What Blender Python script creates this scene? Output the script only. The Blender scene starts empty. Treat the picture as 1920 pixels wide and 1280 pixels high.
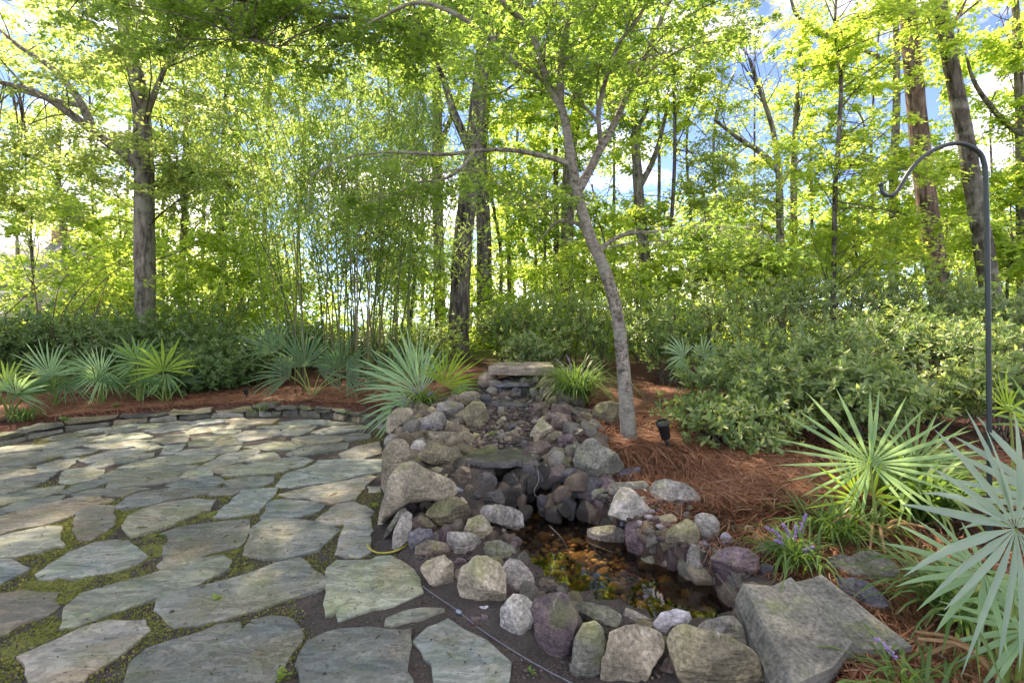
import bpy, bmesh, math, random
import numpy as np
from mathutils import Vector, noise as mnoise

rng = np.random.default_rng(11)
random.seed(11)
SC = bpy.context.scene
COL = SC.collection

# ------------------------------------------------------------------ camera
H = 1.45            # eye height
LENS = 17.0
F = 1920 * LENS / 36.0   # focal length in photo pixels
CX, YH = 960.0, 580.0    # horizon row (vertical shift lens, level camera)
cam = bpy.data.cameras.new('camera')
cam.lens = LENS; cam.sensor_width = 36
cam.shift_y = -(640 - YH) / 1920
cam.clip_start = 0.05; cam.clip_end = 3000
camo = bpy.data.objects.new('camera', cam)
camo.location = (0, 0, H); camo.rotation_euler = (math.pi / 2, 0, 0)
COL.objects.link(camo); SC.camera = camo

# ------------------------------------------------------------------ world, sun, exposure
SUN_AZ = math.radians(-24)     # from +Y (view direction) towards -X
SUN_EL = math.radians(52)
sdir = Vector((math.sin(SUN_AZ) * math.cos(SUN_EL), math.cos(SUN_AZ) * math.cos(SUN_EL), math.sin(SUN_EL)))
world = bpy.data.worlds.new('World'); SC.world = world; world.use_nodes = True
wt = world.node_tree; wt.nodes.clear()

def N(nt, typ, ins=None, **props):
    n = nt.nodes.new('ShaderNode' + typ)
    for k, v in props.items(): setattr(n, k, v)
    for k, v in (ins or {}).items():
        s = n.inputs[k]
        if isinstance(v, bpy.types.NodeSocket): nt.links.new(v, s)
        elif hasattr(v, 'outputs'): nt.links.new(v.outputs[0], s)
        else:
            if s.type == 'RGBA' and len(v) == 3: v = (*v, 1)
            s.default_value = v
    return n
def ramp(nt, fac, stops, interp='LINEAR'):
    r = N(nt, 'ValToRGB', {'Fac': fac}); cr = r.color_ramp; cr.interpolation = interp
    while len(cr.elements) < len(stops): cr.elements.new(0.5)
    for e, (p, c) in zip(cr.elements, stops):
        e.position = p; e.color = (*c, 1) if hasattr(c, '__len__') else (c, c, c, 1)
    return r
def mixc(nt, fac, a, b, blend='MIX'):
    m = N(nt, 'Mix', data_type='RGBA', blend_type=blend)
    for idx, v in ((0, fac), (6, a), (7, b)):
        s = m.inputs[idx]
        if hasattr(v, 'outputs'): v = v.outputs[2] if v.bl_idname == 'ShaderNodeMix' else v.outputs[0]
        if isinstance(v, bpy.types.NodeSocket): nt.links.new(v, s)
        else: s.default_value = (*v, 1) if hasattr(v, '__len__') and len(v) == 3 else v
    return m.outputs[2]
def math_(nt, op, a, b=0.0, c=None):
    m = N(nt, 'Math', operation=op)
    for i, v in enumerate((a, b, c)):
        if v is None: continue
        if hasattr(v, 'outputs'): v = v.outputs[0]
        if isinstance(v, bpy.types.NodeSocket): nt.links.new(v, m.inputs[i])
        else: m.inputs[i].default_value = v
    return m.outputs[0]

sky = N(wt, 'TexSky', sky_type='NISHITA')
sky.sun_disc = False; sky.sun_elevation = SUN_EL; sky.sun_rotation = SUN_AZ
sky.air_density = 0.4; sky.dust_density = 0.0; sky.ozone_density = 6.0
# scattered fair weather clouds over the whole dome
wc = N(wt, 'TexCoord')
wn = N(wt, 'TexNoise', {'Vector': N(wt, 'Mapping', {'Vector': wc.outputs['Generated'], 'Location': (2.9, 3.3, 7.5), 'Scale': (1, 1, 1.9)}), 'Scale': 2.3, 'Detail': 8, 'Roughness': 0.58})
wmask = ramp(wt, wn.outputs['Fac'], [(0.49, 0.0), (0.61, 0.7), (0.71, 1.0)])
cl = mixc(wt, wmask, sky, (9.5, 9.5, 9.6))
bg = N(wt, 'Background', {'Color': cl, 'Strength': 0.13})
wo = N(wt, 'OutputWorld', {'Surface': bg})

sun = bpy.data.lights.new('sun', 'SUN'); sun.energy = 4.2; sun.angle = math.radians(0.9); sun.color = (1, 0.93, 0.80)
suno = bpy.data.objects.new('sun', sun); suno.rotation_euler = sdir.to_track_quat('Z', 'Y').to_euler(); COL.objects.link(suno)
vs = SC.view_settings
vs.view_transform = 'Standard'; vs.look = 'None'; vs.gamma = 1; vs.use_curve_mapping = False
vs.exposure = 2.08
vs.use_white_balance = True; vs.white_balance_temperature = 7800; vs.white_balance_tint = 20
SC.cycles.max_bounces = 8; SC.cycles.diffuse_bounces = 4; SC.cycles.transmission_bounces = 5
SC.cycles.transparent_max_bounces = 8; SC.cycles.use_denoising = True
SC.cycles.sample_clamp_indirect = 6

# ------------------------------------------------------------------ helpers
def mesh_np(name, V, T, smooth=False):
    V = np.asarray(V, dtype=np.float32); T = np.asarray(T, dtype=np.int32)
    k = T.shape[1]; m = bpy.data.meshes.new(name)
    m.vertices.add(len(V)); m.vertices.foreach_set('co', V.ravel())
    m.loops.add(T.size); m.loops.foreach_set('vertex_index', T.ravel())
    m.polygons.add(len(T)); m.polygons.foreach_set('loop_start', np.arange(0, T.size, k, dtype=np.int32))
    if smooth: m.polygons.foreach_set('use_smooth', np.ones(len(T), dtype=bool))
    m.update(calc_edges=True)
    return m
def obj(name, mesh, material=None, parent=None, loc=None):
    o = bpy.data.objects.new(name, mesh); COL.objects.link(o)
    if material and mesh and not mesh.materials: mesh.materials.append(material)
    if parent: o.parent = parent
    if loc is not None: o.location = loc
    return o
def tag(o, label, cat, group=None):
    o['label'] = label; o['category'] = cat
    if group: o['group'] = group
    return o
def empty(name, loc, label, cat, group=None):
    o = bpy.data.objects.new(name, None); COL.objects.link(o); o.location = loc
    o.empty_display_size = 0.1
    return tag(o, label, cat, group)
def Pp(x, y, d): return np.array([(x - CX) / F * d, d, H - (y - YH) / F * d])
def Gp(x, y, z=0.0):
    d = (H - z) * F / (y - YH); return np.array([(x - CX) / F * d, d, z])
def to_px(p): return CX + p[0] / p[1] * F, YH + (H - p[2]) / p[1] * F
REG = {'A': (0, 740, 4), 'B': (400, 740, 4), 'C': (0, 960, 4), 'D': (400, 960, 4), 'E': (680, 660, 4), 'F': (720, 920, 3.556),
       'G': (1080, 900, 3.369), 'H': (1000, 680, 4), 'J': (1400, 920, 3.556), 'P': (0, 0, 1)}
def rp(reg, pts):
    ox, oy, s = REG[reg]; return [(ox + x / s, oy + y / s) for x, y in pts]
def inpoly(X, Y, poly):
    X = np.asarray(X, float); Y = np.asarray(Y, float); ins = np.zeros(X.shape, bool)
    j = len(poly) - 1
    for i in range(len(poly)):
        xi, yi = poly[i][0], poly[i][1]; xj, yj = poly[j][0], poly[j][1]
        c = ((yi > Y) != (yj > Y)) & (X < (xj - xi) * (Y - yi) / ((yj - yi) or 1e-9) + xi)
        ins ^= c; j = i
    return ins
def catmull(pts, n=6):
    P = np.asarray(pts, float); out = []
    Q = np.vstack([2 * P[0] - P[1], P, 2 * P[-1] - P[-2]])
    for i in range(1, len(Q) - 2):
        p0, p1, p2, p3 = Q[i - 1], Q[i], Q[i + 1], Q[i + 2]
        for t in np.linspace(0, 1, n, endpoint=False):
            out.append(0.5 * (2 * p1 + (p2 - p0) * t + (2 * p0 - 5 * p1 + 4 * p2 - p3) * t * t + (3 * p1 - p0 - 3 * p2 + p3) * t ** 3))
    out.append(Q[-2]); return np.array(out)
def tube(path, rad, sides=8, rough=0.0, seed=0):
    P = np.asarray(path, float); n = len(P); rad = np.broadcast_to(np.asarray(rad, float), (n,))
    T = np.gradient(P, axis=0); T /= np.linalg.norm(T, axis=1)[:, None] + 1e-12
    ref = np.array([0.0, 1.0, 0.0]) if abs(T[:, 1]).mean() < 0.7 else np.array([1.0, 0, 0])
    A = np.cross(T, ref); A /= np.linalg.norm(A, axis=1)[:, None] + 1e-12
    B = np.cross(T, A)
    a = np.linspace(0, 2 * math.pi, sides, endpoint=False)
    R = rad[:, None] * np.ones((n, sides))
    if rough:
        r2 = np.random.default_rng(seed)
        nz = r2.normal(0, 1, (n, sides)); nz = (nz + np.roll(nz, 1, 0) + np.roll(nz, 1, 1)) / 1.7
        R = R * (1 + rough * nz)
    V = P[:, None, :] + R[..., None] * (np.cos(a)[None, :, None] * A[:, None, :] + np.sin(a)[None, :, None] * B[:, None, :])
    V = V.reshape(-1, 3); q = []
    for i in range(n - 1):
        for j in range(sides):
            k = (j + 1) % sides; q.append((i * sides + j, i * sides + k, (i + 1) * sides + k, (i + 1) * sides + j))
    return V, np.array(q, dtype=np.int32)
class Acc:
    def __init__(s): s.V = []; s.T = []; s.n = 0
    def add(s, V, T):
        s.V.append(V); s.T.append(np.asarray(T) + s.n); s.n += len(V)
    def mesh(s, name, off=None, smooth=False):
        V = np.vstack(s.V); V = V if off is None else V - np.asarray(off)
        return mesh_np(name, V, np.vstack(s.T), smooth)

def scatter_poly(poly, n, r):
    a = np.array(poly); out = []
    while len(out) < n:
        x = r.uniform(a[:, 0].min(), a[:, 0].max(), n * 2); y = r.uniform(a[:, 1].min(), a[:, 1].max(), n * 2); k = inpoly(x, y, poly)
        out += list(zip(x[k], y[k]))
    return np.array(out[:n])
# leaves: templates of (along, across, lift), triangles
LEAF = {
 'ovate': ([(0, 0, 0), (.38, .5, .07), (1, 0, -.08), (.38, -.5, .07)], [(0, 1, 2), (0, 2, 3)]),
 'star': ([(0, 0, 0), (.30, .62, .05), (.42, .20, .0), (1, 0, -.1), (.42, -.20, .0), (.30, -.62, .05)], [(0, 1, 2), (0, 2, 3), (0, 3, 4), (0, 4, 5)]),
 'ellip': ([(0, 0, 0), (.3, .40, .07), (.68, .42, .05), (1, 0, -.10), (.68, -.42, .05), (.3, -.40, .07)], [(0, 1, 2), (0, 2, 3), (0, 3, 4), (0, 4, 5)]),
}
def unit(v): return v / (np.linalg.norm(v, axis=-1, keepdims=True) + 1e-9)
def leaf_arrays(pos, dirs, nrm, L, W, shape):
    tv, tt = LEAF[shape]; tv = np.array(tv); tt = np.array(tt)
    dirs = unit(dirs); side = unit(np.cross(nrm, dirs)); nn = np.cross(dirs, side)
    L = np.broadcast_to(L, (len(pos),))[:, None, None]; W = np.broadcast_to(W, (len(pos),))[:, None, None]
    V = pos[:, None] + L * tv[None, :, 0:1] * dirs[:, None] + W * tv[None, :, 1:2] * side[:, None] + L * tv[None, :, 2:3] * nn[:, None]
    T = tt[None] + (np.arange(len(pos)) * len(tv))[:, None, None]
    return V.reshape(-1, 3), T.reshape(-1, 3)

# ------------------------------------------------------------------ materials
def new_mat(name):
    m = bpy.data.materials.new(name); m.use_nodes = True; nt = m.node_tree; nt.nodes.clear(); return m, nt
def finish(nt, shader): N(nt, 'OutputMaterial', {'Surface': shader})
def rnd_coords(nt, scale=(1, 1, 1), rot=0.0):
    tc = N(nt, 'TexCoord'); oi = N(nt, 'ObjectInfo')
    off = N(nt, 'CombineXYZ', {'X': math_(nt, 'MULTIPLY', oi.outputs['Random'], 37.0), 'Y': math_(nt, 'MULTIPLY', oi.outputs['Random'], 91.0), 'Z': math_(nt, 'MULTIPLY', oi.outputs['Random'], 13.0)})
    v = N(nt, 'VectorMath', {0: tc.outputs['Object'], 1: off}, operation='ADD')
    return v.outputs[0], oi, tc
MATS = {}
def rock_mat(name, c1, c2, moss=0.3, lichen=0.15, strata=0.5, wet=False, mosscol=(.10, .125, .035), scale=1.0):
    m, nt = new_mat(name); v, oi, tc = rnd_coords(nt)
    big = N(nt, 'TexNoise', {'Vector': v, 'Scale': 7 * scale, 'Detail': 5, 'Roughness': .6})
    fine = N(nt, 'TexNoise', {'Vector': v, 'Scale': 55 * scale, 'Detail': 6, 'Roughness': .7})
    rot = N(nt, 'Combine' + 'XYZ', {'X': 0.5, 'Y': math_(nt, 'MULTIPLY', oi.outputs['Random'], 2.0), 'Z': math_(nt, 'MULTIPLY', oi.outputs['Random'], 6.0)})
    mp = N(nt, 'Mapping', {'Vector': v, 'Rotation': rot.outputs[0], 'Scale': (3, 3, 22)})
    st = N(nt, 'TexNoise', {'Vector': mp, 'Scale': 2.2 * scale, 'Detail': 5, 'Roughness': .6})
    col = mixc(nt, ramp(nt, big.outputs['Fac'], [(.38, 0.), (.60, 1.)]), tuple(x * 1.15 for x in c1), tuple(x * .75 for x in c2))
    col = mixc(nt, math_(nt, 'MULTIPLY', ramp(nt, st.outputs['Fac'], [(.42, 0.), (.6, 1.)]).outputs[0], strata), col, tuple(x * .55 for x in c1))
    col = mixc(nt, 0.8, col, ramp(nt, fine.outputs['Fac'], [(.32, .14), (.5, .5), (.68, .9)]), 'OVERLAY')
    geo = N(nt, 'NewGeometry'); nz = N(nt, 'SeparateXYZ', {'Vector': geo.outputs['Normal']}).outputs['Z']
    mn = N(nt, 'TexNoise', {'Vector': v, 'Scale': 4.5, 'Detail': 6, 'Roughness': .65})
    mm = math_(nt, 'ADD', mn.outputs['Fac'], math_(nt, 'MULTIPLY', nz, .12))
    mmask = ramp(nt, mm, [(.68 - moss * .3, 0.), (.80 - moss * .22, 1.)])
    col = mixc(nt, math_(nt, 'MULTIPLY', mmask.outputs[0], .5), col, mixc(nt, fine.outputs['Fac'], mosscol, tuple(x * 1.7 for x in mosscol)))
    ln = N(nt, 'TexNoise', {'Vector': v, 'Scale': 13, 'Detail': 4, 'Roughness': .7, 'Distortion': .4})
    lm = ramp(nt, ln.outputs['Fac'], [(.70 - lichen * .25, 0.), (.76 - lichen * .25, 1.)])
    col = mixc(nt, math_(nt, 'MULTIPLY', lm.outputs[0], .55), col, (.42, .43, .36))
    col = mixc(nt, math_(nt, 'MULTIPLY', ramp(nt, geo.outputs['Pointiness'], [(.52, 0.), (.60, 1.)]).outputs[0], .35), col, tuple(min(1, x * 1.7) for x in c1))
    hv = N(nt, 'HueSaturation', {'Color': col, 'Value': N(nt, 'MapRange', {'Value': oi.outputs['Random'], 3: .85, 4: 1.5}).outputs[0]})
    bh = math_(nt, 'ADD', math_(nt, 'MULTIPLY', fine.outputs['Fac'], .45), math_(nt, 'MULTIPLY', st.outputs['Fac'], .5 + strata))
    bmp = N(nt, 'Bump', {'Height': math_(nt, 'ADD', bh, math_(nt, 'MULTIPLY', big.outputs['Fac'], .8)), 'Strength': .9, 'Distance': .022})
    p = N(nt, 'BsdfPrincipled', {'Base Color': hv, 'Roughness': .3 if wet else .82, 'Normal': bmp, 'Specular IOR Level': .6 if wet else .3})
    finish(nt, p); MATS[name] = m; return m
ROCK = {
 'tan': rock_mat('rock_tan', (.30, .265, .19), (.20, .185, .135), .35, .3, .4),
 'pal': rock_mat('rock_pale', (.36, .35, .31), (.25, .245, .215), .2, .4, .3),
 'olv': rock_mat('rock_olive', (.22, .20, .125), (.15, .14, .095), .4, .2, .45),
 'gry': rock_mat('rock_grey', (.235, .225, .195), (.16, .155, .138), .35, .3, .4),
 'grn': rock_mat('rock_green_grey', (.20, .205, .165), (.145, .15, .12), .45, .3, .4),
 'brn': rock_mat('rock_brown', (.19, .155, .12), (.125, .105, .085), .3, .2, .5),
 'pur': rock_mat('rock_purple', (.165, .125, .125), (.11, .09, .095), .25, .2, .5),
 'lil': rock_mat('rock_lilac', (.33, .33, .345), (.25, .245, .255), .05, .2, .2),
 'slt': rock_mat('rock_slate', (.12, .12, .13), (.08, .08, .09), .2, .15, .6),
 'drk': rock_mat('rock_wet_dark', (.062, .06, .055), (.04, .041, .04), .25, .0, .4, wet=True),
 'org': rock_mat('rock_rust', (.26, .15, .065), (.16, .10, .06), .3, .1, .4),
 'cre': rock_mat('rock_cream', (.45, .39, .29), (.34, .30, .23), .0, .1, .1),
 'blu': rock_mat('rock_blue_grey', (.22, .25, .29), (.16, .18, .22), .0, .1, .2),
}
ROCK['cap'] = rock_mat('rock_capstone', (.27, .235, .18), (.17, .15, .12), .2, .2, .9, scale=1.4)
ROCK['wal'] = rock_mat('rock_wall', (.085, .088, .07), (.06, .064, .052), .6, .2, .6)
CW = {'tan': 'tan', 'pal': 'pale grey', 'olv': 'olive brown', 'gry': 'grey', 'grn': 'greenish grey', 'brn': 'brown', 'pur': 'purple brown', 'lil': 'pale lilac',
      'slt': 'dark slate', 'drk': 'wet dark', 'org': 'rusty orange', 'cre': 'cream', 'blu': 'blue grey'}

def flag_mat():
    m, nt = new_mat('flagstone'); v, oi, tc = rnd_coords(nt)
    ang = N(nt, 'CombineXYZ', {'Z': math_(nt, 'MULTIPLY', oi.outputs['Random'], .9)})
    mp = N(nt, 'Mapping', {'Vector': v, 'Rotation': ang.outputs[0], 'Scale': (1.4, 5.0, 3)})
    band = N(nt, 'TexNoise', {'Vector': mp, 'Scale': 2.2, 'Detail': 7, 'Roughness': .62, 'Distortion': .5})
    fine = N(nt, 'TexNoise', {'Vector': v, 'Scale': 60, 'Detail': 6, 'Roughness': .75})
    big = N(nt, 'TexNoise', {'Vector': v, 'Scale': 2.6, 'Detail': 4})
    col = ramp(nt, band.outputs['Fac'], [(.27, (.075, .085, .08)), (.40, (.155, .168, .158)), (.52, (.20, .205, .178)), (.62, (.27, .265, .23)), (.78, (.16, .175, .168))])
    col = mixc(nt, math_(nt, 'MULTIPLY', ramp(nt, big.outputs['Fac'], [(.5, 0.), (.68, 1.)]).outputs[0], .6), col, (.24, .185, .115))
    g2 = N(nt, 'TexNoise', {'Vector': v, 'Scale': 5.5, 'Detail': 6, 'Roughness': .7})
    col = mixc(nt, math_(nt, 'MULTIPLY', ramp(nt, g2.outputs['Fac'], [(.48, 0.), (.66, 1.)]).outputs[0], .65), col, (.135, .155, .075))
    tint = ramp(nt, oi.outputs['Random'], [(0, (.40, .50, .57)), (.22, (.52, .54, .46)), (.42, (.38, .46, .50)), (.58, (.48, .54, .44)), (.72, (.44, .49, .53)), (.86, (.58, .52, .43)), (1, (.43, .50, .53))])
    col = mixc(nt, .85, col, tint, 'OVERLAY')
    col = mixc(nt, .35, col, ramp(nt, fine.outputs['Fac'], [(.3, .12), (.5, .5), (.7, .9)]), 'OVERLAY')
    spots = N(nt, 'TexNoise', {'Vector': v, 'Scale': 24, 'Detail': 3, 'Roughness': .6})
    col = mixc(nt, math_(nt, 'MULTIPLY', ramp(nt, spots.outputs['Fac'], [(.64, 0.), (.70, 1.)]).outputs[0], .7), col, (.06, .065, .05))
    cleft = N(nt, 'TexNoise', {'Vector': N(nt, 'Mapping', {'Vector': v, 'Rotation': ang.outputs[0], 'Scale': (1.0, 2.6, 2)}), 'Scale': 2.6, 'Detail': 6, 'Roughness': .55, 'Distortion': .5})
    lev = [(.0, .0), (.38, .35), (.455, .5), (.52, .68), (.585, .85), (.66, 1.)]
    steps = ramp(nt, cleft.outputs['Fac'], lev, 'CONSTANT')
    tone = ramp(nt, cleft.outputs['Fac'], [(.0, .33), (.38, .56), (.455, .42), (.52, .58), (.585, .44), (.66, .62)], 'CONSTANT')
    line = ramp(nt, cleft.outputs['Fac'], [(.448, 0.), (.455, 1.), (.462, 0.), (.515, 0.), (.52, .9), (.527, 0.), (.580, 0.), (.585, .9), (.591, 0.)])
    col = mixc(nt, .8, col, tone, 'OVERLAY')
    col = mixc(nt, math_(nt, 'MULTIPLY', line.outputs[0], math_(nt, 'MULTIPLY', ramp(nt, big.outputs['Fac'], [(.42, .0), (.62, 1.)]).outputs[0], .9)), col, (.035, .036, .03))
    hv = N(nt, 'HueSaturation', {'Color': col, 'Value': N(nt, 'MapRange', {'Value': math_(nt, 'FRACT', math_(nt, 'MULTIPLY', oi.outputs['Random'], 17.3)), 3: .88, 4: 1.6}).outputs[0]})
    b1 = N(nt, 'Bump', {'Height': steps, 'Strength': 1.0, 'Distance': .035})
    b2 = N(nt, 'Bump', {'Height': math_(nt, 'ADD', fine.outputs['Fac'], band.outputs['Fac']), 'Strength': .8, 'Distance': .010, 'Normal': b1})
    p = N(nt, 'BsdfPrincipled', {'Base Color': hv, 'Roughness': .72, 'Normal': b2, 'Specular IOR Level': .35})
    finish(nt, p); return m
M_FLAG = flag_mat()

def leaf_mat(name, cols, trans=.45, tcol=1.8, gloss=.5, rough=.45, k=1.0):
    """cols: ramp over a random number per leaf"""
    m, nt = new_mat(name); geo = N(nt, 'NewGeometry')
    stops = [(i / max(1, len(cols) - 1), tuple(x * k for x in c)) for i, c in enumerate(cols)]
    c = ramp(nt, geo.outputs['Random Per Island'], stops)
    t = mixc(nt, 1.0, c, (tcol * 1.06, tcol, tcol * .72), 'MULTIPLY')
    p = N(nt, 'BsdfPrincipled', {'Base Color': c, 'Roughness': rough, 'Specular IOR Level': gloss})
    tr = N(nt, 'BsdfTranslucent', {'Color': t})
    finish(nt, N(nt, 'MixShader', {0: trans, 1: p, 2: tr})); return m
def bark_mat(name, c1, c2, lichen=.25, scale=1.0, ridge=1.0, stretch=(9, 9, 1.6)):
    m, nt = new_mat(name); v, oi, tc = rnd_coords(nt)
    mp = N(nt, 'Mapping', {'Vector': v, 'Scale': stretch})
    a = N(nt, 'TexNoise', {'Vector': mp, 'Scale': 2.6 * scale, 'Detail': 7, 'Roughness': .65, 'Distortion': .3})
    b = N(nt, 'TexNoise', {'Vector': v, 'Scale': 3.2, 'Detail': 6, 'Roughness': .65})
    col = ramp(nt, a.outputs['Fac'], [(.36, tuple(x * .3 for x in c1)), (.5, c1), (.64, tuple(x * 1.25 for x in c2))])
    col = mixc(nt, math_(nt, 'MULTIPLY', ramp(nt, b.outputs['Fac'], [(.62 - lichen * .3, 0.), (.72 - lichen * .2, 1.)]).outputs[0], .6), col, (.30, .31, .255))
    bp = N(nt, 'Bump', {'Height': a.outputs['Fac'], 'Strength': .9, 'Distance': .03 * ridge})
    finish(nt, N(nt, 'BsdfPrincipled', {'Base Color': col, 'Roughness': .9, 'Normal': bp, 'Specular IOR Level': .2})); return m
def plain(name, c, rough=.6, metal=0.0, spec=.4, nscale=40, namt=.3):
    m, nt = new_mat(name); tc = N(nt, 'TexCoord')
    n = N(nt, 'TexNoise', {'Vector': tc.outputs['Object'], 'Scale': nscale, 'Detail': 4})
    col = mixc(nt, namt, c, ramp(nt, n.outputs['Fac'], [(.3, tuple(x * .55 for x in c)), (.7, tuple(min(1, x * 1.45) for x in c))]))
    finish(nt, N(nt, 'BsdfPrincipled', {'Base Color': col, 'Roughness': rough, 'Metallic': metal, 'Specular IOR Level': spec})); return m
BARK_GREY = bark_mat('bark_grey', (.13, .115, .095), (.22, .20, .17), .5, .55)
BARK_OAK = bark_mat('bark_oak', (.085, .075, .065), (.16, .145, .125), .3, .6, 1.8)
BARK_PINE = bark_mat('bark_pine', (.13, .09, .07), (.22, .16, .125), .05, .5, 2.0)
BARK_MAPLE = bark_mat('bark_smooth', (.17, .155, .125), (.24, .22, .18), .55, 2.0, .3, (5, 5, 7))
BARK_TWIG = bark_mat('bark_twig', (.10, .09, .07), (.16, .14, .11), .2)
LM_MAPLE = leaf_mat('maple_leaf', [(.05, .095, .024), (.078, .135, .03), (.11, .165, .034), (.06, .11, .028)], .55, 2.3, k=1.75)
LM_BRIGHT = leaf_mat('sunny_leaf', [(.07, .12, .028), (.115, .165, .035), (.155, .19, .04), (.085, .135, .032)], .62, 2.5, k=1.95)
LM_PALE = leaf_mat('pale_leaf', [(.085, .13, .045), (.115, .165, .055), (.145, .18, .07), (.075, .115, .04)], .55, 2.2, k=1.8)
LM_DARK = leaf_mat('evergreen_leaf', [(.030, .062, .020), (.045, .085, .025), (.06, .105, .03), (.038, .07, .024)], .35, 2.2, .6, .4, k=2.1)
LM_BAMBOO = leaf_mat('bamboo_leaf', [(.055, .10, .028), (.08, .13, .034), (.065, .11, .036), (.105, .15, .038)], .5, 2.2, k=1.8)
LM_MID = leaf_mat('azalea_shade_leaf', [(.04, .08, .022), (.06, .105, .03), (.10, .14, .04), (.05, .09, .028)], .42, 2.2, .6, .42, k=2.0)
LM_AZALEA = leaf_mat('azalea_leaf', [(.052, .10, .030), (.078, .13, .040), (.095, .145, .055), (.16, .20, .065), (.065, .11, .036), (.035, .065, .022)], .36, 1.9, .8, .42, k=1.95)
LM_PALM = {k: leaf_mat('palmetto_' + k, c, .38, 2.2, .5, .45, k={'blue': 1.0, 'sage': 1.6}.get(k, 1.4)) for k, c in {
    'green': [(.07, .15, .045), (.095, .185, .05), (.08, .165, .055)], 'blue': [(.20, .30, .24), (.25, .36, .29), (.22, .33, .27)],
    'bright': [(.13, .22, .03), (.17, .27, .035), (.11, .2, .03)], 'dark': [(.045, .105, .05), (.06, .125, .055), (.05, .11, .05)],
    'sage': [(.12, .21, .11), (.15, .25, .13), (.13, .22, .12)]}.items()}
LM_GRASS = leaf_mat('lily_turf', [(.06, .14, .03), (.09, .18, .04), (.13, .22, .045), (.07, .15, .035)], .35, 2.0)
M_STALK = plain('palm_stalk', (.17, .24, .05), .5)
M_DEAD = plain('dead_frond', (.28, .17, .08), .8)
M_FLOWER = leaf_mat('lilac_flower', [(.30, .22, .48), (.40, .30, .58), (.25, .18, .42)], .3, 1.3)

def ground_mat():
    m, nt = new_mat('ground_mix'); tc = N(nt, 'TexCoord')
    at = N(nt, 'Attribute', attribute_name='zone')
    sep = N(nt, 'SeparateColor', {'Color': at.outputs['Color']})
    v = tc.outputs['Object']
    # soil with moss
    f = N(nt, 'TexNoise', {'Vector': v, 'Scale': 90, 'Detail': 5, 'Roughness': .7})
    g = N(nt, 'TexNoise', {'Vector': v, 'Scale': 6, 'Detail': 5})
    soil = mixc(nt, g.outputs['Fac'], (.05, .045, .04), (.12, .108, .095))
    soil = mixc(nt, .7, soil, ramp(nt, f.outputs['Fac'], [(.3, .2), (.5, .5), (.72, .85)]), 'OVERLAY')
    ms = N(nt, 'TexNoise', {'Vector': v, 'Scale': 2.3, 'Detail': 7, 'Roughness': .7})
    xs = N(nt, 'SeparateXYZ', {'Vector': v}).outputs['X']
    bias = N(nt, 'MapRange', {'Value': at.outputs['Alpha'], 1: 0.0, 2: 1.0, 3: -.16, 4: .07}).outputs[0]
    mk = ramp(nt, math_(nt, 'ADD', math_(nt, 'ADD', ms.outputs['Fac'], bias), math_(nt, 'MULTIPLY', f.outputs['Fac'], .35)), [(.71, 0.), (.77, 1.)])
    moss = mixc(nt, ramp(nt, f.outputs['Fac'], [(.35, 0.), (.65, 1.)]), (.07, .085, .022), (.29, .31, .09))
    soil = mixc(nt, mk, soil, moss)
    # pine straw bed
    w1 = N(nt, 'TexNoise', {'Vector': N(nt, 'Mapping', {'Vector': v, 'Scale': (14, 90, 20), 'Rotation': (0, 0, .6)}), 'Scale': 1.2, 'Detail': 4, 'Distortion': 1.5})
    w2 = N(nt, 'TexNoise', {'Vector': N(nt, 'Mapping', {'Vector': v, 'Scale': (90, 14, 20), 'Rotation': (0, 0, .4)}), 'Scale': 1.2, 'Detail': 4, 'Distortion': 1.5})
    wm = math_(nt, 'MAXIMUM', w1.outputs['Fac'], w2.outputs['Fac'])
    straw = ramp(nt, wm, [(.42, (.025, .011, .008)), (.55, (.075, .032, .021)), (.7, (.16, .075, .05))])
    lawnn = N(nt, 'TexNoise', {'Vector': v, 'Scale': 1.1, 'Detail': 8, 'Roughness': .7})
    lawn = ramp(nt, lawnn.outputs['Fac'], [(.35, (.055, .085, .02)), (.5, (.10, .135, .03)), (.65, (.16, .15, .06))])
    grav = N(nt, 'TexVoronoi', {'Vector': v, 'Scale': 60})
    wet = mixc(nt, grav.outputs['Color'], (.02, .017, .013), (.075, .06, .04))
    col = mixc(nt, sep.outputs[1], lawn, straw)
    col = mixc(nt, sep.outputs[0], col, soil)
    col = mixc(nt, sep.outputs[2], col, wet)
    hb = math_(nt, 'ADD', math_(nt, 'ADD', f.outputs['Fac'], wm), math_(nt, 'MULTIPLY', mk.outputs[0], .5))
    bp = N(nt, 'Bump', {'Height': hb, 'Strength': .8, 'Distance': .015})
    finish(nt, N(nt, 'BsdfPrincipled', {'Base Color': col, 'Roughness': .92, 'Normal': bp, 'Specular IOR Level': .15})); return m

def water_mat(name, tint, rough=.015, bump=.02, scale=6):
    m, nt = new_mat(name); tc = N(nt, 'TexCoord')
    n = N(nt, 'TexNoise', {'Vector': tc.outputs['Object'], 'Scale': scale, 'Detail': 2})
    bp = N(nt, 'Bump', {'Height': n.outputs['Fac'], 'Strength': bump, 'Distance': .05})
    fr = N(nt, 'Fresnel', {'IOR': 1.5, 'Normal': bp})
    t = N(nt, 'BsdfTransparent', {'Color': tint}); gl = N(nt, 'BsdfGlossy', {'Color': (1, 1, 1), 'Roughness': rough, 'Normal': bp})
    finish(nt, N(nt, 'MixShader', {0: fr, 1: t, 2: gl})); return m

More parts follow.
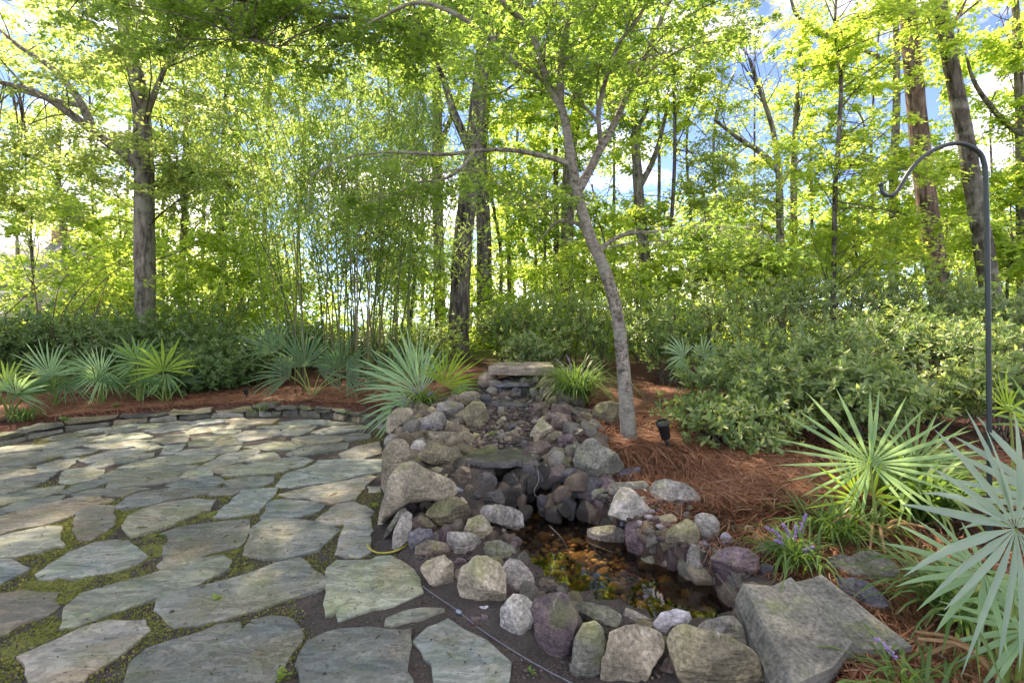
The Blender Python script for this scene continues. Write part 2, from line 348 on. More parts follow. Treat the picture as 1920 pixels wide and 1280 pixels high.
# ------------------------------------------------------------------ terrain
WATER_Z = -0.05
POND = [tuple(Gp(x, y, WATER_Z)[:2]) for x, y in [(930, 985), (930, 945), (1010, 935), (1085, 955), (1130, 985), (1200, 1040), (1265, 1065), (1345, 1100), (1395, 1145), (1360, 1185), (1280, 1185), (1180, 1165), (1080, 1135), (1010, 1095), (950, 1035)]]
edge_px = [(-420, 960), (-200, 885), (0, 836), (60, 819), (150, 803), (250, 791), (350, 784), (450, 779), (550, 778), (630, 783), (690, 793), (735, 808)]
EDGE = np.array([Gp(x, y, 0)[:2] for x, y in edge_px])
right_px = [(733, 870), (730, 980), (750, 1035), (785, 1085), (855, 1135), (925, 1205), (1040, 1290), (1130, 1420)]
PATIO = [tuple(p) for p in EDGE] + [tuple(Gp(x, y, 0)[:2]) for x, y in right_px] + [(0.6, 0.6), (1.5, -2.5), (-8.5, -2.5), (-8.5, 2.0)]
CTRL = np.array([(-.68, 3.45, .20), (-.78, 4.0, .27), (-1.0, 5, .33), (-1.25, 5.9, .30), (-1.0, 6.4, .36), (-.06, 3.74, .27), (-.3, 3.72, .27), (.18, 3.75, .27), (-.02, 4.3, .31), (0, 5.2, .39), (0, 5.5, .40), (.1, 5.66, .42), (.1, 5.92, .60), (.15, 6.1, .62), (.1, 6.8, .55),
  (-.5, 5.4, .42), (.45, 5.3, .42), (-.5, 4.5, .34), (.45, 3.95, .28), (.55, 4.5, .34), (.9, 5.0, .36), (.9, 6, .42), (1.1, 4.3, .28), (1.0, 3.3, .15), (.62, 3.45, .12), (1.3, 2.6, .09), (1.6, 2.2, .08), (2.5, 3, .15), (2, 4, .25), (3, 5, .3), (1.5, 5.5, .33),
  (4, 3, .2), (2.5, 1.5, .05), (1.3, 1.5, .0), (3, 7, .3), (0, 8, .38), (-2, 7.4, .2), (-3.5, 7.6, .17), (-6, 6.6, .16), (-8, 5, .15), (6, 8, .3), (0, 1.9, 0), (.45, 1.85, 0), (.85, 1.9, .02), (-.4, 2.6, .01), (-.48, 2.95, .05), (.8, 2.85, .08), (.45, 3.4, .08), (-.25, 3.3, .06), (-.6, 3.2, .08),
  (-2.2, 6.75, .15), (-3.4, 7.0, .15), (-4.6, 6.5, .15), (-1.6, 6.4, .17), (10, 12, .3), (-10, 12, .2), (0, 14, .3), (12, 4, .2), (-12, 6, .15), (0, 30, .2), (30, 20, .2), (-30, 20, .1), (8, 0, .1)])
def hgt(X, Y):
    X = np.atleast_1d(np.asarray(X, float)); Y = np.atleast_1d(np.asarray(Y, float)); sh = X.shape
    x = X.ravel(); y = Y.ravel(); out = np.empty(len(x))
    for s in range(0, len(x), 20000):
        dx = x[s:s + 20000, None] - CTRL[None, :, 0]; dy = y[s:s + 20000, None] - CTRL[None, :, 1]
        w = 1 / (dx * dx + dy * dy + .004) ** 1.7
        out[s:s + 20000] = (w * CTRL[None, :, 2]).sum(1) / w.sum(1)
    pm = inpoly(x, y, PATIO); out[pm] = 0
    po = inpoly(x, y, POND); out[po] = -.13
    return out.reshape(sh)
def h1(x, y): return float(hgt([x], [y])[0])
def hit(px, py):
    dx, dz = (px - CX) / F, -(py - YH) / F
    t = np.arange(1.2, 14, .02); z = H + dz * t; hh = hgt(dx * t, t)
    k = np.argmax(z < hh); return t[k] if (z < hh).any() else 14.0

def axis(lo, hi, step, far, n):
    core = np.arange(lo, hi + 1e-6, step); g = np.geomspace(step, far, n); g = np.cumsum(g * (far / g.sum()))
    return np.concatenate([lo - g[::-1], core, hi + g])
gx = axis(-8, 6, .06, 900, 34); gy = axis(-1.5, 9, .06, 900, 34)
GX, GY = np.meshgrid(gx, gy); GZ = hgt(GX, GY)
GZ += (np.random.default_rng(3).normal(0, .004, GZ.shape)) * (np.abs(GX) < 9)
nx, ny = len(gx), len(gy); ii = np.arange(nx * ny).reshape(ny, nx)
Q = np.stack([ii[:-1, :-1], ii[:-1, 1:], ii[1:, 1:], ii[1:, :-1]], -1).reshape(-1, 4)
gm = mesh_np('ground', np.stack([GX, GY, GZ], -1).reshape(-1, 3), Q, True)
pat = inpoly(GX, GY, PATIO).ravel(); pon = inpoly(GX, GY, POND).ravel()
stream = (inpoly(GX, GY, [(-1.2, 3.0), (-1.4, 4.2), (-1.75, 5.6), (-1.3, 6.0), (-.4, 6.2), (.5, 6.2), (.6, 5), (.62, 4.2), (.62, 3.3), (1.0, 2.6), (1.15, 2.1), (.4, 2.05), (-.5, 2.5)]).ravel()) & ~pat
bed = np.clip((13.0 - GY.ravel()) / 3, 0, 1) * np.clip((13 - np.abs(GX.ravel())) / 3, 0, 1)
zc = np.zeros((nx * ny, 4), np.float32); pd = np.min([np.hypot(GX - a, GY - b) for a, b in POND], axis=0).ravel(); zc[:, 0] = pat | (stream & ~pon) | ((pd < .28) & ~pon) | ((GY.ravel() < 2.75) & (GX.ravel() < 1.0) & ~pon); zc[:, 1] = bed; zc[:, 2] = pon; ed0 = np.min([np.hypot(GX - a, GY - b) for a, b in EDGE], axis=0).ravel(); zc[:, 3] = np.clip((4.9 - GY.ravel()) / 1.6, 0, 1) * np.clip((-GX.ravel() - .3) / 1.6, 0, 1)
ca = gm.color_attributes.new('zone', 'FLOAT_COLOR', 'POINT'); ca.data.foreach_set('color', zc.ravel())
g = obj('ground', gm, ground_mat()); g['kind'] = 'structure'

# pond water
bm = bmesh.new(); f_ = bm.faces.new([bm.verts.new((x, y, WATER_Z)) for x, y in POND]); f_.normal_update()
if f_.normal.z < 0: f_.normal_flip()
bmesh.ops.triangulate(bm, faces=bm.faces[:])
me = bpy.data.meshes.new('pond_water'); bm.to_mesh(me); bm.free()
o = obj('pond_water', me, water_mat('pond_water', (.62, .53, .37))); o['kind'] = 'structure'
# lake far behind
lk = [(-12, 26), (-4, 24.5), (-2.5, 34), (-6, 80), (-60, 860), (-480, 860), (-44, 80)]
bm = bmesh.new(); bm.faces.new([bm.verts.new((x, y, .30)) for x, y in lk]); me = bpy.data.meshes.new('lake'); bm.to_mesh(me); bm.free()
mL, nt = new_mat('lake_water'); finish(nt, N(nt, 'BsdfPrincipled', {'Base Color': (.05, .07, .07), 'Roughness': .12, 'Specular IOR Level': .8}))
o = obj('lake', me, mL); o['kind'] = 'structure'

# ------------------------------------------------------------------ flagstones
def jitter_outline(poly, step, amp, seed):
    r = np.random.default_rng(seed); out = []
    n = len(poly)
    for i in range(n):
        a = np.array(poly[i]); b = np.array(poly[(i + 1) % n]); L = np.linalg.norm(b - a); k = max(1, int(L / step))
        nrm = np.array([-(b - a)[1], (b - a)[0]]) / (L + 1e-9)
        for j in range(k):
            t = j / k; p = a + (b - a) * t
            if j: p = p + nrm * r.normal(0, amp)
            else: p = p + r.normal(0, amp * .5, 2)
            out.append(p)
    return np.array(out)
def slab_mesh(name, poly, top, thick, seed, step=.06, amp=.006, bev=.012, rough=.004):
    r = np.random.default_rng(seed)
    O = jitter_outline(poly, step, amp, seed); c = O.mean(0)
    tilt = r.normal(0, .008, 2)
    rings = []
    def ring(scale, inset, z, nz):
        D = O - c; L = np.linalg.norm(D, axis=1, keepdims=True); P = c + D * scale * np.maximum(0, (L - inset) / L)
        zz = z + (P - c) @ tilt * 1.0 + np.array([mnoise.noise(Vector((x * 5, y * 5, seed * 1.7))) for x, y in P]) * nz
        return np.column_stack([P - c, zz])
    rings += [ring(1.0, -.004, top - thick, 0), ring(1.0, -.004, top - bev * 1.2, rough), ring(1, bev * .5, top - bev * .2, rough), ring(1, bev * 1.6, top, rough), ring(.66, bev, top, rough * 1.6), ring(.33, bev, top, rough * 1.8)]
    n = len(O); V = np.vstack(rings + [np.array([[0, 0, top]])]); T = []
    for k in range(len(rings) - 1):
        for i in range(n):
            j = (i + 1) % n; a, b, cc, d = k * n + i, k * n + j, (k + 1) * n + j, (k + 1) * n + i
            T += [(a, b, cc), (a, cc, d)]
    k = len(rings) - 1
    for i in range(n): T.append((k * n + i, k * n + (i + 1) % n, len(V) - 1))
    # orientation
    area = .5 * np.sum(O[:, 0] * np.roll(O[:, 1], -1) - O[:, 1] * np.roll(O[:, 0], -1)); T = np.array(T)
    if area < 0: T = T[:, ::-1]
    m = mesh_np(name, V, T, True); m.set_sharp_from_angle(angle=math.radians(38))
    return m, (c[0], c[1], 0)

FL = [
('A',[(0,385),(190,375),(330,372),(320,400),(120,415),(0,440)]),('A',[(330,365),(560,320),(720,310),(800,290),(720,345),(520,395),(400,415),(340,405)]),
('A',[(-120,480),(0,455),(200,425),(420,425),(440,455),(250,500),(0,530),(-120,550)]),('A',[(720,325),(900,285),(1060,280),(1130,315),(950,335),(730,345)]),
('A',[(640,375),(880,335),(1110,335),(1050,370),(860,400),(720,395)]),('A',[(1090,265),(1250,225),(1470,220),(1400,250),(1180,280)]),
('A',[(1370,270),(1500,240),(1760,225),(1850,240),(1640,265),(1440,290)]),('A',[(1120,340),(1260,300),(1410,292),(1405,345),(1230,360)]),
('A',[(1450,330),(1640,300),(1760,305),(1810,365),(1600,385),(1430,380)]),('A',[(1010,380),(1140,355),(1210,385),(1110,410),(1070,405)]),
('A',[(1215,435),(1240,380),(1385,370),(1335,435)]),('A',[(600,480),(840,420),(1060,400),(1080,425),(900,465),(680,500)]),
('A',[(1335,440),(1420,410),(1640,390),(1790,385),(1770,415),(1610,440),(1400,448)]),('A',[(-150,560),(0,545),(140,510),(230,530),(120,560),(0,580),(-150,600)]),
('A',[(290,530),(420,490),(580,470),(500,545),(400,575),(310,565)]),('A',[(450,425),(560,405),(740,400),(700,420),(520,460),(450,450)]),
('A',[(860,510),(880,475),(1080,440),(1140,435),(1120,465),(960,500)]),('A',[(640,545),(740,500),(850,475),(840,515),(760,540)]),
('A',[(900,545),(1010,505),(1260,458),(1450,452),(1610,452),(1560,485),(1440,505),(1280,515),(1080,540)]),('B',[(-130,550),(100,440),(310,410),(340,425),(200,495),(60,530),(-40,555)]),
('A',[(-100,640),(0,600),(160,560),(290,565),(300,580),(120,605),(0,630)]),('A',[(470,605),(500,560),(640,548),(760,565),(720,620),(540,655),(470,650)]),
('A',[(750,610),(850,570),(1080,548),(1290,522),(1470,520),(1410,570),(1340,625),(1130,665),(930,680),(820,690),(870,630)]),('A',[(1570,558),(1770,514),(1820,522),(1690,585)]),
('A',[(-100,740),(0,640),(150,608),(300,588),(400,590),(340,630),(230,680),(60,725)]),('A',[(460,725),(560,680),(700,640),(840,632),(800,655),(640,695),(540,730)]),
('A',[(1390,610),(1420,570),(1560,562),(1580,600),(1450,622)]),('A',[(1260,670),(1360,638),(1560,610),(1640,620),(1670,650),(1600,678),(1380,688)]),
('A',[(560,740),(680,708),(860,698),(830,735),(700,755),(590,755)]),('A',[(780,745),(870,708),(980,695),(1100,697),(1000,720),(930,750)]),
('A',[(-100,850),(0,745),(200,708),(460,682),(440,720),(300,762),(80,800),(-100,870)]),('A',[(-60,880),(120,808),(300,775),(470,752),(400,800),(200,845)]),
('A',[(-150,960),(0,905),(150,865),(400,806),(560,768),(720,768),(830,790),(620,850),(470,920),(300,965),(150,980),(0,1040),(-150,1080)]),
('A',[(890,840),(960,765),(1080,720),(1330,698),(1560,685),(1650,700),(1560,730),(1300,770),(1050,830)]),('A',[(1590,735),(1690,683),(1830,692),(1740,735)]),
('A',[(580,955),(600,870),(720,830),(850,835),(830,890),(850,960),(790,1010),(680,1075),(590,1075)]),
('A',[(950,970),(985,900),(1100,850),(1280,800),(1480,780),(1590,790),(1550,850),(1400,905),(1280,960),(1100,1020),(1000,1040),(960,1000)]),
('B',[(20,905),(160,770),(240,705),(470,700),(440,750),(330,865),(180,895)]),('A',[(-150,1230),(-100,1080),(200,1010),(340,980),(470,980),(440,1040),(470,1120),(330,1150),(120,1210)]),
('C',[(1180,385),(1240,330),(1230,300),(1270,190),(1220,150),(1330,110),(1600,70),(1870,45),(1860,120),(1800,240),(1560,300),(1330,390),(1210,410)]),
('C',[(290,450),(380,380),(520,290),(700,220),(860,195),(960,205),(1030,270),(1100,320),(1050,360),(960,400),(840,430),(560,470),(310,485)]),('C',[(-200,560),(-150,330),(0,350),(110,370),(210,415),(160,450),(0,520)]),
('C',[(-200,960),(-150,640),(0,600),(170,570),(300,590),(440,585),(390,650),(440,690),(370,750),(280,790),(150,830),(60,890)]),
('C',[(460,850),(500,750),(490,700),(620,600),(860,530),(1150,450),(1260,410),(1480,340),(1660,315),(1725,360),(1700,420),(1550,490),(1400,560),(1240,600),(1100,650),(900,720),(720,790),(560,840)]),
('D',[(-430,640),(-330,590),(-180,560),(0,525),(230,460),(480,370),(640,335),(740,425),(840,490),(835,550),(740,580),(560,640),(300,720),(20,800),(-100,825),(-280,840),(-350,780),(-430,720)]),
('C',[(150,1070),(400,960),(640,850),(820,805),(940,810),(1080,800),(1115,880),(1000,960),(880,1060),(760,1140),(660,1200),(600,1290),(240,1290)]),
('D',[(-670,1290),(-590,1100),(-480,1010),(-300,950),(-180,920),(40,840),(190,825),(215,880),(280,810),(430,775),(580,790),(635,860),(645,960),(580,1030),(510,1160),(420,1290),(200,1420),(-500,1420)]),
('D',[(640,1400),(640,1130),(660,1060),(720,960),(860,895),(1050,865),(1150,855),(1280,880),(1400,885),(1465,875),(1470,1400)]),
('D',[(850,760),(850,420),(930,360),(1100,365),(1180,360),(1230,330),(1330,325),(1400,360),(1500,430),(1540,500),(1560,580),(1480,630),(1350,680),(1200,700),(1060,745),(940,805),(920,740)]),
('D',[(1290,840),(1310,780),(1440,735),(1560,710),(1730,720),(1650,760),(1480,790),(1360,830)]),('D',[(1505,960),(1620,860),(1760,790),(1880,870),(2050,960),(2160,1040),(2220,1110),(2200,1400),(1690,1400),(1650,1120),(1560,1020)]),
('D',[(235,310),(290,110),(370,55),(560,45),(740,60),(900,100),(940,130),(860,200),(790,270),(640,310),(520,340),(330,325)]),('D',[(920,300),(990,60),(1050,45),(1185,40),(1170,160),(1190,270),(1100,330)]),
('B',[(380,920),(430,800),(520,780),(680,800),(815,820),(760,870),(620,900),(500,920)]),('B',[(790,930),(930,820),(1060,800),(1130,830),(1190,870),(1110,920),(980,950),(880,965)]),
('B',[(515,735),(700,692),(1000,635),(1160,592),(1210,610),(1140,660),(1050,770),(880,800),(740,770),(570,755)]),('B',[(490,680),(560,585),(740,535),(800,492),(1000,482),(1250,482),(1260,570),(1100,588),(900,635),(600,680)]),
('B',[(560,440),(680,385),(1000,358),(990,400),(830,420),(600,460)]),('B',[(80,602),(180,545),(330,512),(560,502),(600,502),(540,560),(420,585),(250,592)]),('B',[(250,490),(330,445),(450,437),(485,470),(490,498),(350,503)]),
('B',[(80,650),(200,618),(440,608),(420,650),(330,680),(150,680)]),('B',[(240,388),(460,350),(640,345),(680,358),(600,400),(400,410)]),('B',[(180,300),(240,268),(480,253),(500,290),(370,325),(200,350)]),
('B',[(510,290),(540,253),(760,238),(720,265),(640,298)]),('B',[(-50,440),(-20,412),(80,395),(200,390),(150,420)]),('B',[(130,220),(160,203),(300,185),(480,180),(420,210),(250,224)]),
('B',[(340,240),(540,222),(740,222),(600,242),(440,248)]),('B',[(500,208),(640,186),(860,184),(860,198),(700,210)]),('B',[(740,275),(900,235),(1100,225),(1150,242),(980,270),(830,290)]),
('B',[(600,328),(740,303),(950,312),(955,340),(760,362),(640,370)]),('B',[(970,310),(1070,285),(1180,292),(1160,320),(1000,335)]),('B',[(960,440),(1080,385),(1240,350),(1250,430),(1120,470),(1000,480)]),
('B',[(500,480),(620,465),(740,485),(660,528),(580,545)]),('B',[(1170,690),(1250,690),(1245,715),(1180,720)]),('B',[(740,215),(900,200),(1060,208),(900,225)]),
]
patio = obj('patio', None); patio['kind'] = 'structure'
flag_polys = []
for i, (r, pts) in enumerate(FL):
    poly = [tuple(Gp(x, y, .017)[:2]) for x, y in rp(r, pts)]
    flag_polys.append(poly)
# stones that continue the paving out of the picture and in the far gaps
xs = np.arange(-8.4, 1.0, .03); ys = np.arange(-.6, 7.0, .03); LX, LY = np.meshgrid(xs, ys)
free = inpoly(LX, LY, PATIO)
for p in flag_polys:
    a = np.array(p); x0, y0 = a.min(0) - .1; x1, y1 = a.max(0) + .1
    sub = (LX > x0) & (LX < x1) & (LY > y0) & (LY < y1)
    for ox, oy in ((0, 0), (.04, 0), (-.04, 0), (0, .05), (0, -.05)): free[sub] &= ~inpoly(LX[sub] + ox, LY[sub] + oy, p)
pxx = CX + LX / np.maximum(LY, .05) * F; pyy = YH + H / np.maximum(LY, .05) * F
inview = (LY > .4) & (pxx > 0) & (pyy < 1290)
free &= ~(inview & (pyy > 905)); free &= ~(inview & (pxx > 690))
ed = np.min([np.hypot(LX - a, LY - b) for a, b in catmull(np.column_stack([EDGE, EDGE[:, 0] * 0]), 6)[:, :2]], axis=0)
free &= ed > .22
fr = np.random.default_rng(5); cells = np.argwhere(free); fr.shuffle(cells); seeds = []
for cy, cx in cells:
    x, y = LX[cy, cx], LY[cy, cx]; md = .2 if inview[cy, cx] else .42
    if all((x - sx) ** 2 * .5 + (y - sy) ** 2 > md * md for sx, sy in seeds): seeds.append((x, y))
    if len(seeds) > 330: break
S = np.array(seeds); own = np.full(free.shape, -1)
fi = np.argwhere(free); dd = ((LX[free][:, None] - S[None, :, 0]) ** 2 * .5 + (LY[free][:, None] - S[None, :, 1]) ** 2)
own[free] = dd.argmin(1)
for k, (sx, sy) in enumerate(seeds):
    poly = []
    for a in np.linspace(0, 2 * math.pi, 11, endpoint=False):
        t = .03
        while t < .9:
            ix = int(round((sx + math.cos(a) * t - xs[0]) / .03)); iy = int(round((sy + math.sin(a) * t - ys[0]) / .03))
            if not (0 <= ix < len(xs) and 0 <= iy < len(ys)) or own[iy, ix] != k: break
            t += .03
        poly.append((sx + math.cos(a) * max(.02, t - .035), sy + math.sin(a) * max(.02, t - .035)))
    A = np.array(poly); ar = abs(.5 * np.sum(A[:, 0] * np.roll(A[:, 1], -1) - A[:, 1] * np.roll(A[:, 0], -1)))
    if ar > .028: flag_polys.append(poly)
for i, poly in enumerate(flag_polys):
    fr2 = np.random.default_rng(900 + i)
    A_ = np.array(poly); c_ = A_.mean(0); D_ = A_ - c_; poly = [tuple(p) for p in c_ + D_ * (1 + (.022 if c_[1] > 3.1 else .006) / np.linalg.norm(D_, axis=1, keepdims=True))]
    m, loc = slab_mesh('flagstone', poly, .017 + fr2.normal(0, .0025), .05, i, step=.05, amp=.0065, bev=.003, rough=.0035)
    o = obj('flagstone', m, M_FLAG, patio, loc)

# moss tufts and crumbs in the joints (uncountable)
tr = np.random.default_rng(8); n = 170000
px_ = tr.uniform(-6.5, .2, n); py_ = tr.uniform(1.8, 6.6, n)
keep = inpoly(px_, py_, PATIO)
for p in flag_polys:
    a = np.array(p); x0, y0 = a.min(0); x1, y1 = a.max(0)
    sub = np.where(keep & (px_ > x0) & (px_ < x1) & (py_ > y0) & (py_ < y1))[0]
    if len(sub): keep[sub] &= ~inpoly(px_[sub], py_[sub], p)
mn = np.array([mnoise.fractal(Vector((x * 1.5, y * 1.5, 3.1)), 1.0, 2.0, 4) for x, y in zip(px_, py_)])
keep &= (mn + np.clip((4.9 - py_) / 1.6, 0, 1) * np.clip((-px_ - .3) / 1.6, 0, 1) * .55 > .32)
px_, py_ = px_[keep], py_[keep]; n = len(px_)
L = tr.uniform(.007, .017, n); ang = tr.uniform(0, 6.28, n)
dirs = np.column_stack([np.cos(ang) * .7, np.sin(ang) * .7, tr.uniform(.3, 1.0, n)])
nrm = np.column_stack([np.cos(ang + 1.57), np.sin(ang + 1.57), tr.uniform(0, .6, n)])
V, T = leaf_arrays(np.column_stack([px_, py_, np.full(n, .002)]), dirs, nrm, L, L * .7, 'ovate')
LM_MOSS = leaf_mat('moss', [(.11, .135, .03), (.19, .22, .055), (.27, .29, .09), (.15, .175, .04), (.33, .33, .13)], .25, 1.6, .1, .9)
_p = 0
o = obj('joint_moss', mesh_np('joint_moss', V, T), LM_MOSS, patio); o['kind'] = 'stuff'

# grit, needles and leaf bits lying on the paving (uncountable)
OCT = np.array([(1, 0, 0), (-1, 0, 0), (0, 1, 0), (0, -1, 0), (0, 0, .7), (0, 0, -.7)], float); OT = np.array([(0, 2, 4), (2, 1, 4), (1, 3, 4), (3, 0, 4), (2, 0, 5), (1, 2, 5), (3, 1, 5), (0, 3, 5)])
gr_ = np.random.default_rng(18); n = 20000; x = gr_.uniform(-4.5, 1.0, n); y = 1.9 + 3.6 * gr_.uniform(0, 1, n) ** 1.6; kp = (inpoly(x, y, PATIO) | ((y < 2.75) & (x < .9) & (x > -.3) & ~inpoly(x, y, POND))); x, y = x[kp], y[kp]; n = len(x)
on = np.zeros(n, bool)
for p in flag_polys:
    a = np.array(p); sub = np.where((x > a[:, 0].min()) & (x < a[:, 0].max()) & (y > a[:, 1].min()) & (y < a[:, 1].max()))[0]
    if len(sub): on[sub] |= inpoly(x[sub], y[sub], p)
kp = ~on | (gr_.uniform(0, 1, n) < .06); x, y, on = x[kp], y[kp], on[kp]; n = len(x); sz = gr_.uniform(.002, .0065, n) * np.where(gr_.uniform(0, 1, n) < .04, 2.2, 1)
V = np.column_stack([x, y, np.where(on, .021, .003)])[:, None] + OCT[None] * gr_.uniform(.6, 1.3, (n, 6, 1)) * sz[:, None, None]
GRIT = leaf_mat('soil_grit', [(.05, .042, .036), (.10, .085, .07), (.16, .14, .12), (.035, .03, .026), (.24, .21, .18)], .0, 1, .2, .9)
o = obj('soil_grit', mesh_np('soil_grit', V.reshape(-1, 3), (OT[None] + (np.arange(n) * 6)[:, None, None]).reshape(-1, 3)), GRIT, patio); o['kind'] = 'stuff'
n = 260; x = gr_.uniform(-5, .1, n); y = 2 + 4 * gr_.uniform(0, 1, n) ** 1.4; kp = inpoly(x, y, PATIO); x, y = x[kp], y[kp]; n = len(x); a = gr_.uniform(0, 6.28, n); L = np.where(gr_.uniform(0, 1, n) < .55, gr_.uniform(.03, .085, n), gr_.uniform(.010, .022, n)); thin = L > .028
V, T = leaf_arrays(np.column_stack([x, y, np.full(n, .0235)]), np.column_stack([np.cos(a), np.sin(a), np.zeros(n)]), np.column_stack([gr_.normal(0, .1, (n, 2)), np.ones(n)]), L, np.where(thin, .0016, L * .6), 'ovate')
o = obj('leaf_litter', mesh_np('leaf_litter', V, T), leaf_mat('litter', [(.24, .13, .07), (.16, .09, .06), (.32, .21, .11), (.34, .30, .12), (.13, .09, .06)], .1, 1.2, .2, .8), patio); o['kind'] = 'stuff'

# ------------------------------------------------------------------ edging wall along the far side of the patio
wall = empty('edging_wall', (EDGE[6][0], EDGE[6][1], 0), 'low curved dry stone edging wall of two courses along the far patio edge', 'wall')
wall['kind'] = 'thing'
woff = np.array([EDGE[6][0], EDGE[6][1], 0])
curve = catmull(np.column_stack([EDGE, EDGE[:, 0] * 0]), 24)[:, :2]
cl_ = np.concatenate([[0], np.cumsum(np.linalg.norm(np.diff(curve, axis=0), axis=1))])
def on_curve(s):
    s = np.clip(s, 0, cl_[-1] - 1e-3); x = np.interp(s, cl_, curve[:, 0]); y = np.interp(s, cl_, curve[:, 1])
    e = .02; tx = np.interp(s + e, cl_, curve[:, 0]) - np.interp(s - e, cl_, curve[:, 0]); ty = np.interp(s + e, cl_, curve[:, 1]) - np.interp(s - e, cl_, curve[:, 1])
    t = np.array([tx, ty]); t /= np.linalg.norm(t); return np.array([x, y]), t, np.array([-t[1], t[0]])
WM = [ROCK['grn'], ROCK['wal'], ROCK['olv'], ROCK['wal']]
wr = np.random.default_rng(21)
def block(s0, s1, z0, z1, dep, out, seed):
    """irregular block following the curve; dep: depth behind the face"""
    r = np.random.default_rng(seed); p0, t0, n0 = on_curve(s0 + .006); p1, t1, n1 = on_curve(s1 - .006)
    g = np.linspace(0, 1, 5); V = []; 
    nu, nv = 7, 5
    front = []
    pts = {}
    def P(u, v, w):
        q = p0 * (1 - u) + p1 * u + (n0 * (1 - u) + n1 * u) * (w * dep - out)
        jx = r.normal(0, .013)
        return [q[0] + jx, q[1] + r.normal(0, .013), z0 + (z1 - z0) * v + r.normal(0, .007) + (.016 * math.sin(u * 3.1 + seed) if v == 1 else 0)]
    bm = bmesh.new(); N1, N2, N3 = 4, 2, 2
    idx = {}
    for i in range(N1 + 1):
        for j in range(N2 + 1):
            for k in range(N3 + 1):
                if i in (0, N1) or j in (0, N2) or k in (0, N3):
                    u, v, w = i / N1, j / N2, k / N3
                    c = ((i in (0, N1)) + (j in (0, N2)) + (k in (0, N3)))
                    pp = np.array(P(u, v, w))
                    if c >= 2:
                        cen = np.array(P(.5, .5, .5)); pp = pp + (cen - pp) * (.06 if c == 2 else .13)
                    idx[i, j, k] = bm.verts.new(pp - woff)
    def quad(f):
        try: bm.faces.new([idx[a] for a in f])
        except ValueError: pass
    for i in range(N1):
        for j in range(N2):
            for k in (0, N3): quad([(i, j, k), (i + 1, j, k), (i + 1, j + 1, k), (i, j + 1, k)])
    for i in range(N1):
        for k in range(N3):
            for j in (0, N2): quad([(i, j, k), (i, j, k + 1), (i + 1, j, k + 1), (i + 1, j, k)])
    for j in range(N2):
        for k in range(N3):
            for i in (0, N1): quad([(i, j, k), (i, j + 1, k), (i, j + 1, k + 1), (i, j, k + 1)])
    bmesh.ops.recalc_face_normals(bm, faces=bm.faces[:])
    me = bpy.data.meshes.new('stone'); bm.to_mesh(me); bm.free()
    me.polygons.foreach_set('use_smooth', np.ones(len(me.polygons), bool)); me.set_sharp_from_angle(angle=math.radians(42))
    obj('stone', me, WM[int(r.integers(0, 4))], wall)
s = .02; k = 0
while s < cl_[-1] - .1:
    late = s > cl_[-1] * .62
    w = wr.uniform(.13, .24) if late else wr.uniform(.25, .48)
    block(s, min(s + w, cl_[-1]), -.04, wr.uniform(.075, .10) if late else wr.uniform(.05, .08), .18, wr.uniform(.07, .10), 3000 + k); s += w; k += 1
s = .0
while s < cl_[-1] - .1:
    late = s > cl_[-1] * .62
    w = wr.uniform(.2, .36) if late else wr.uniform(.3, .55)
    z = .09 if late else .07
    block(s, min(s + w, cl_[-1]), z, z + wr.uniform(.035, .065), .26, wr.uniform(.05, .13), 4000 + k); s += w; k += 1

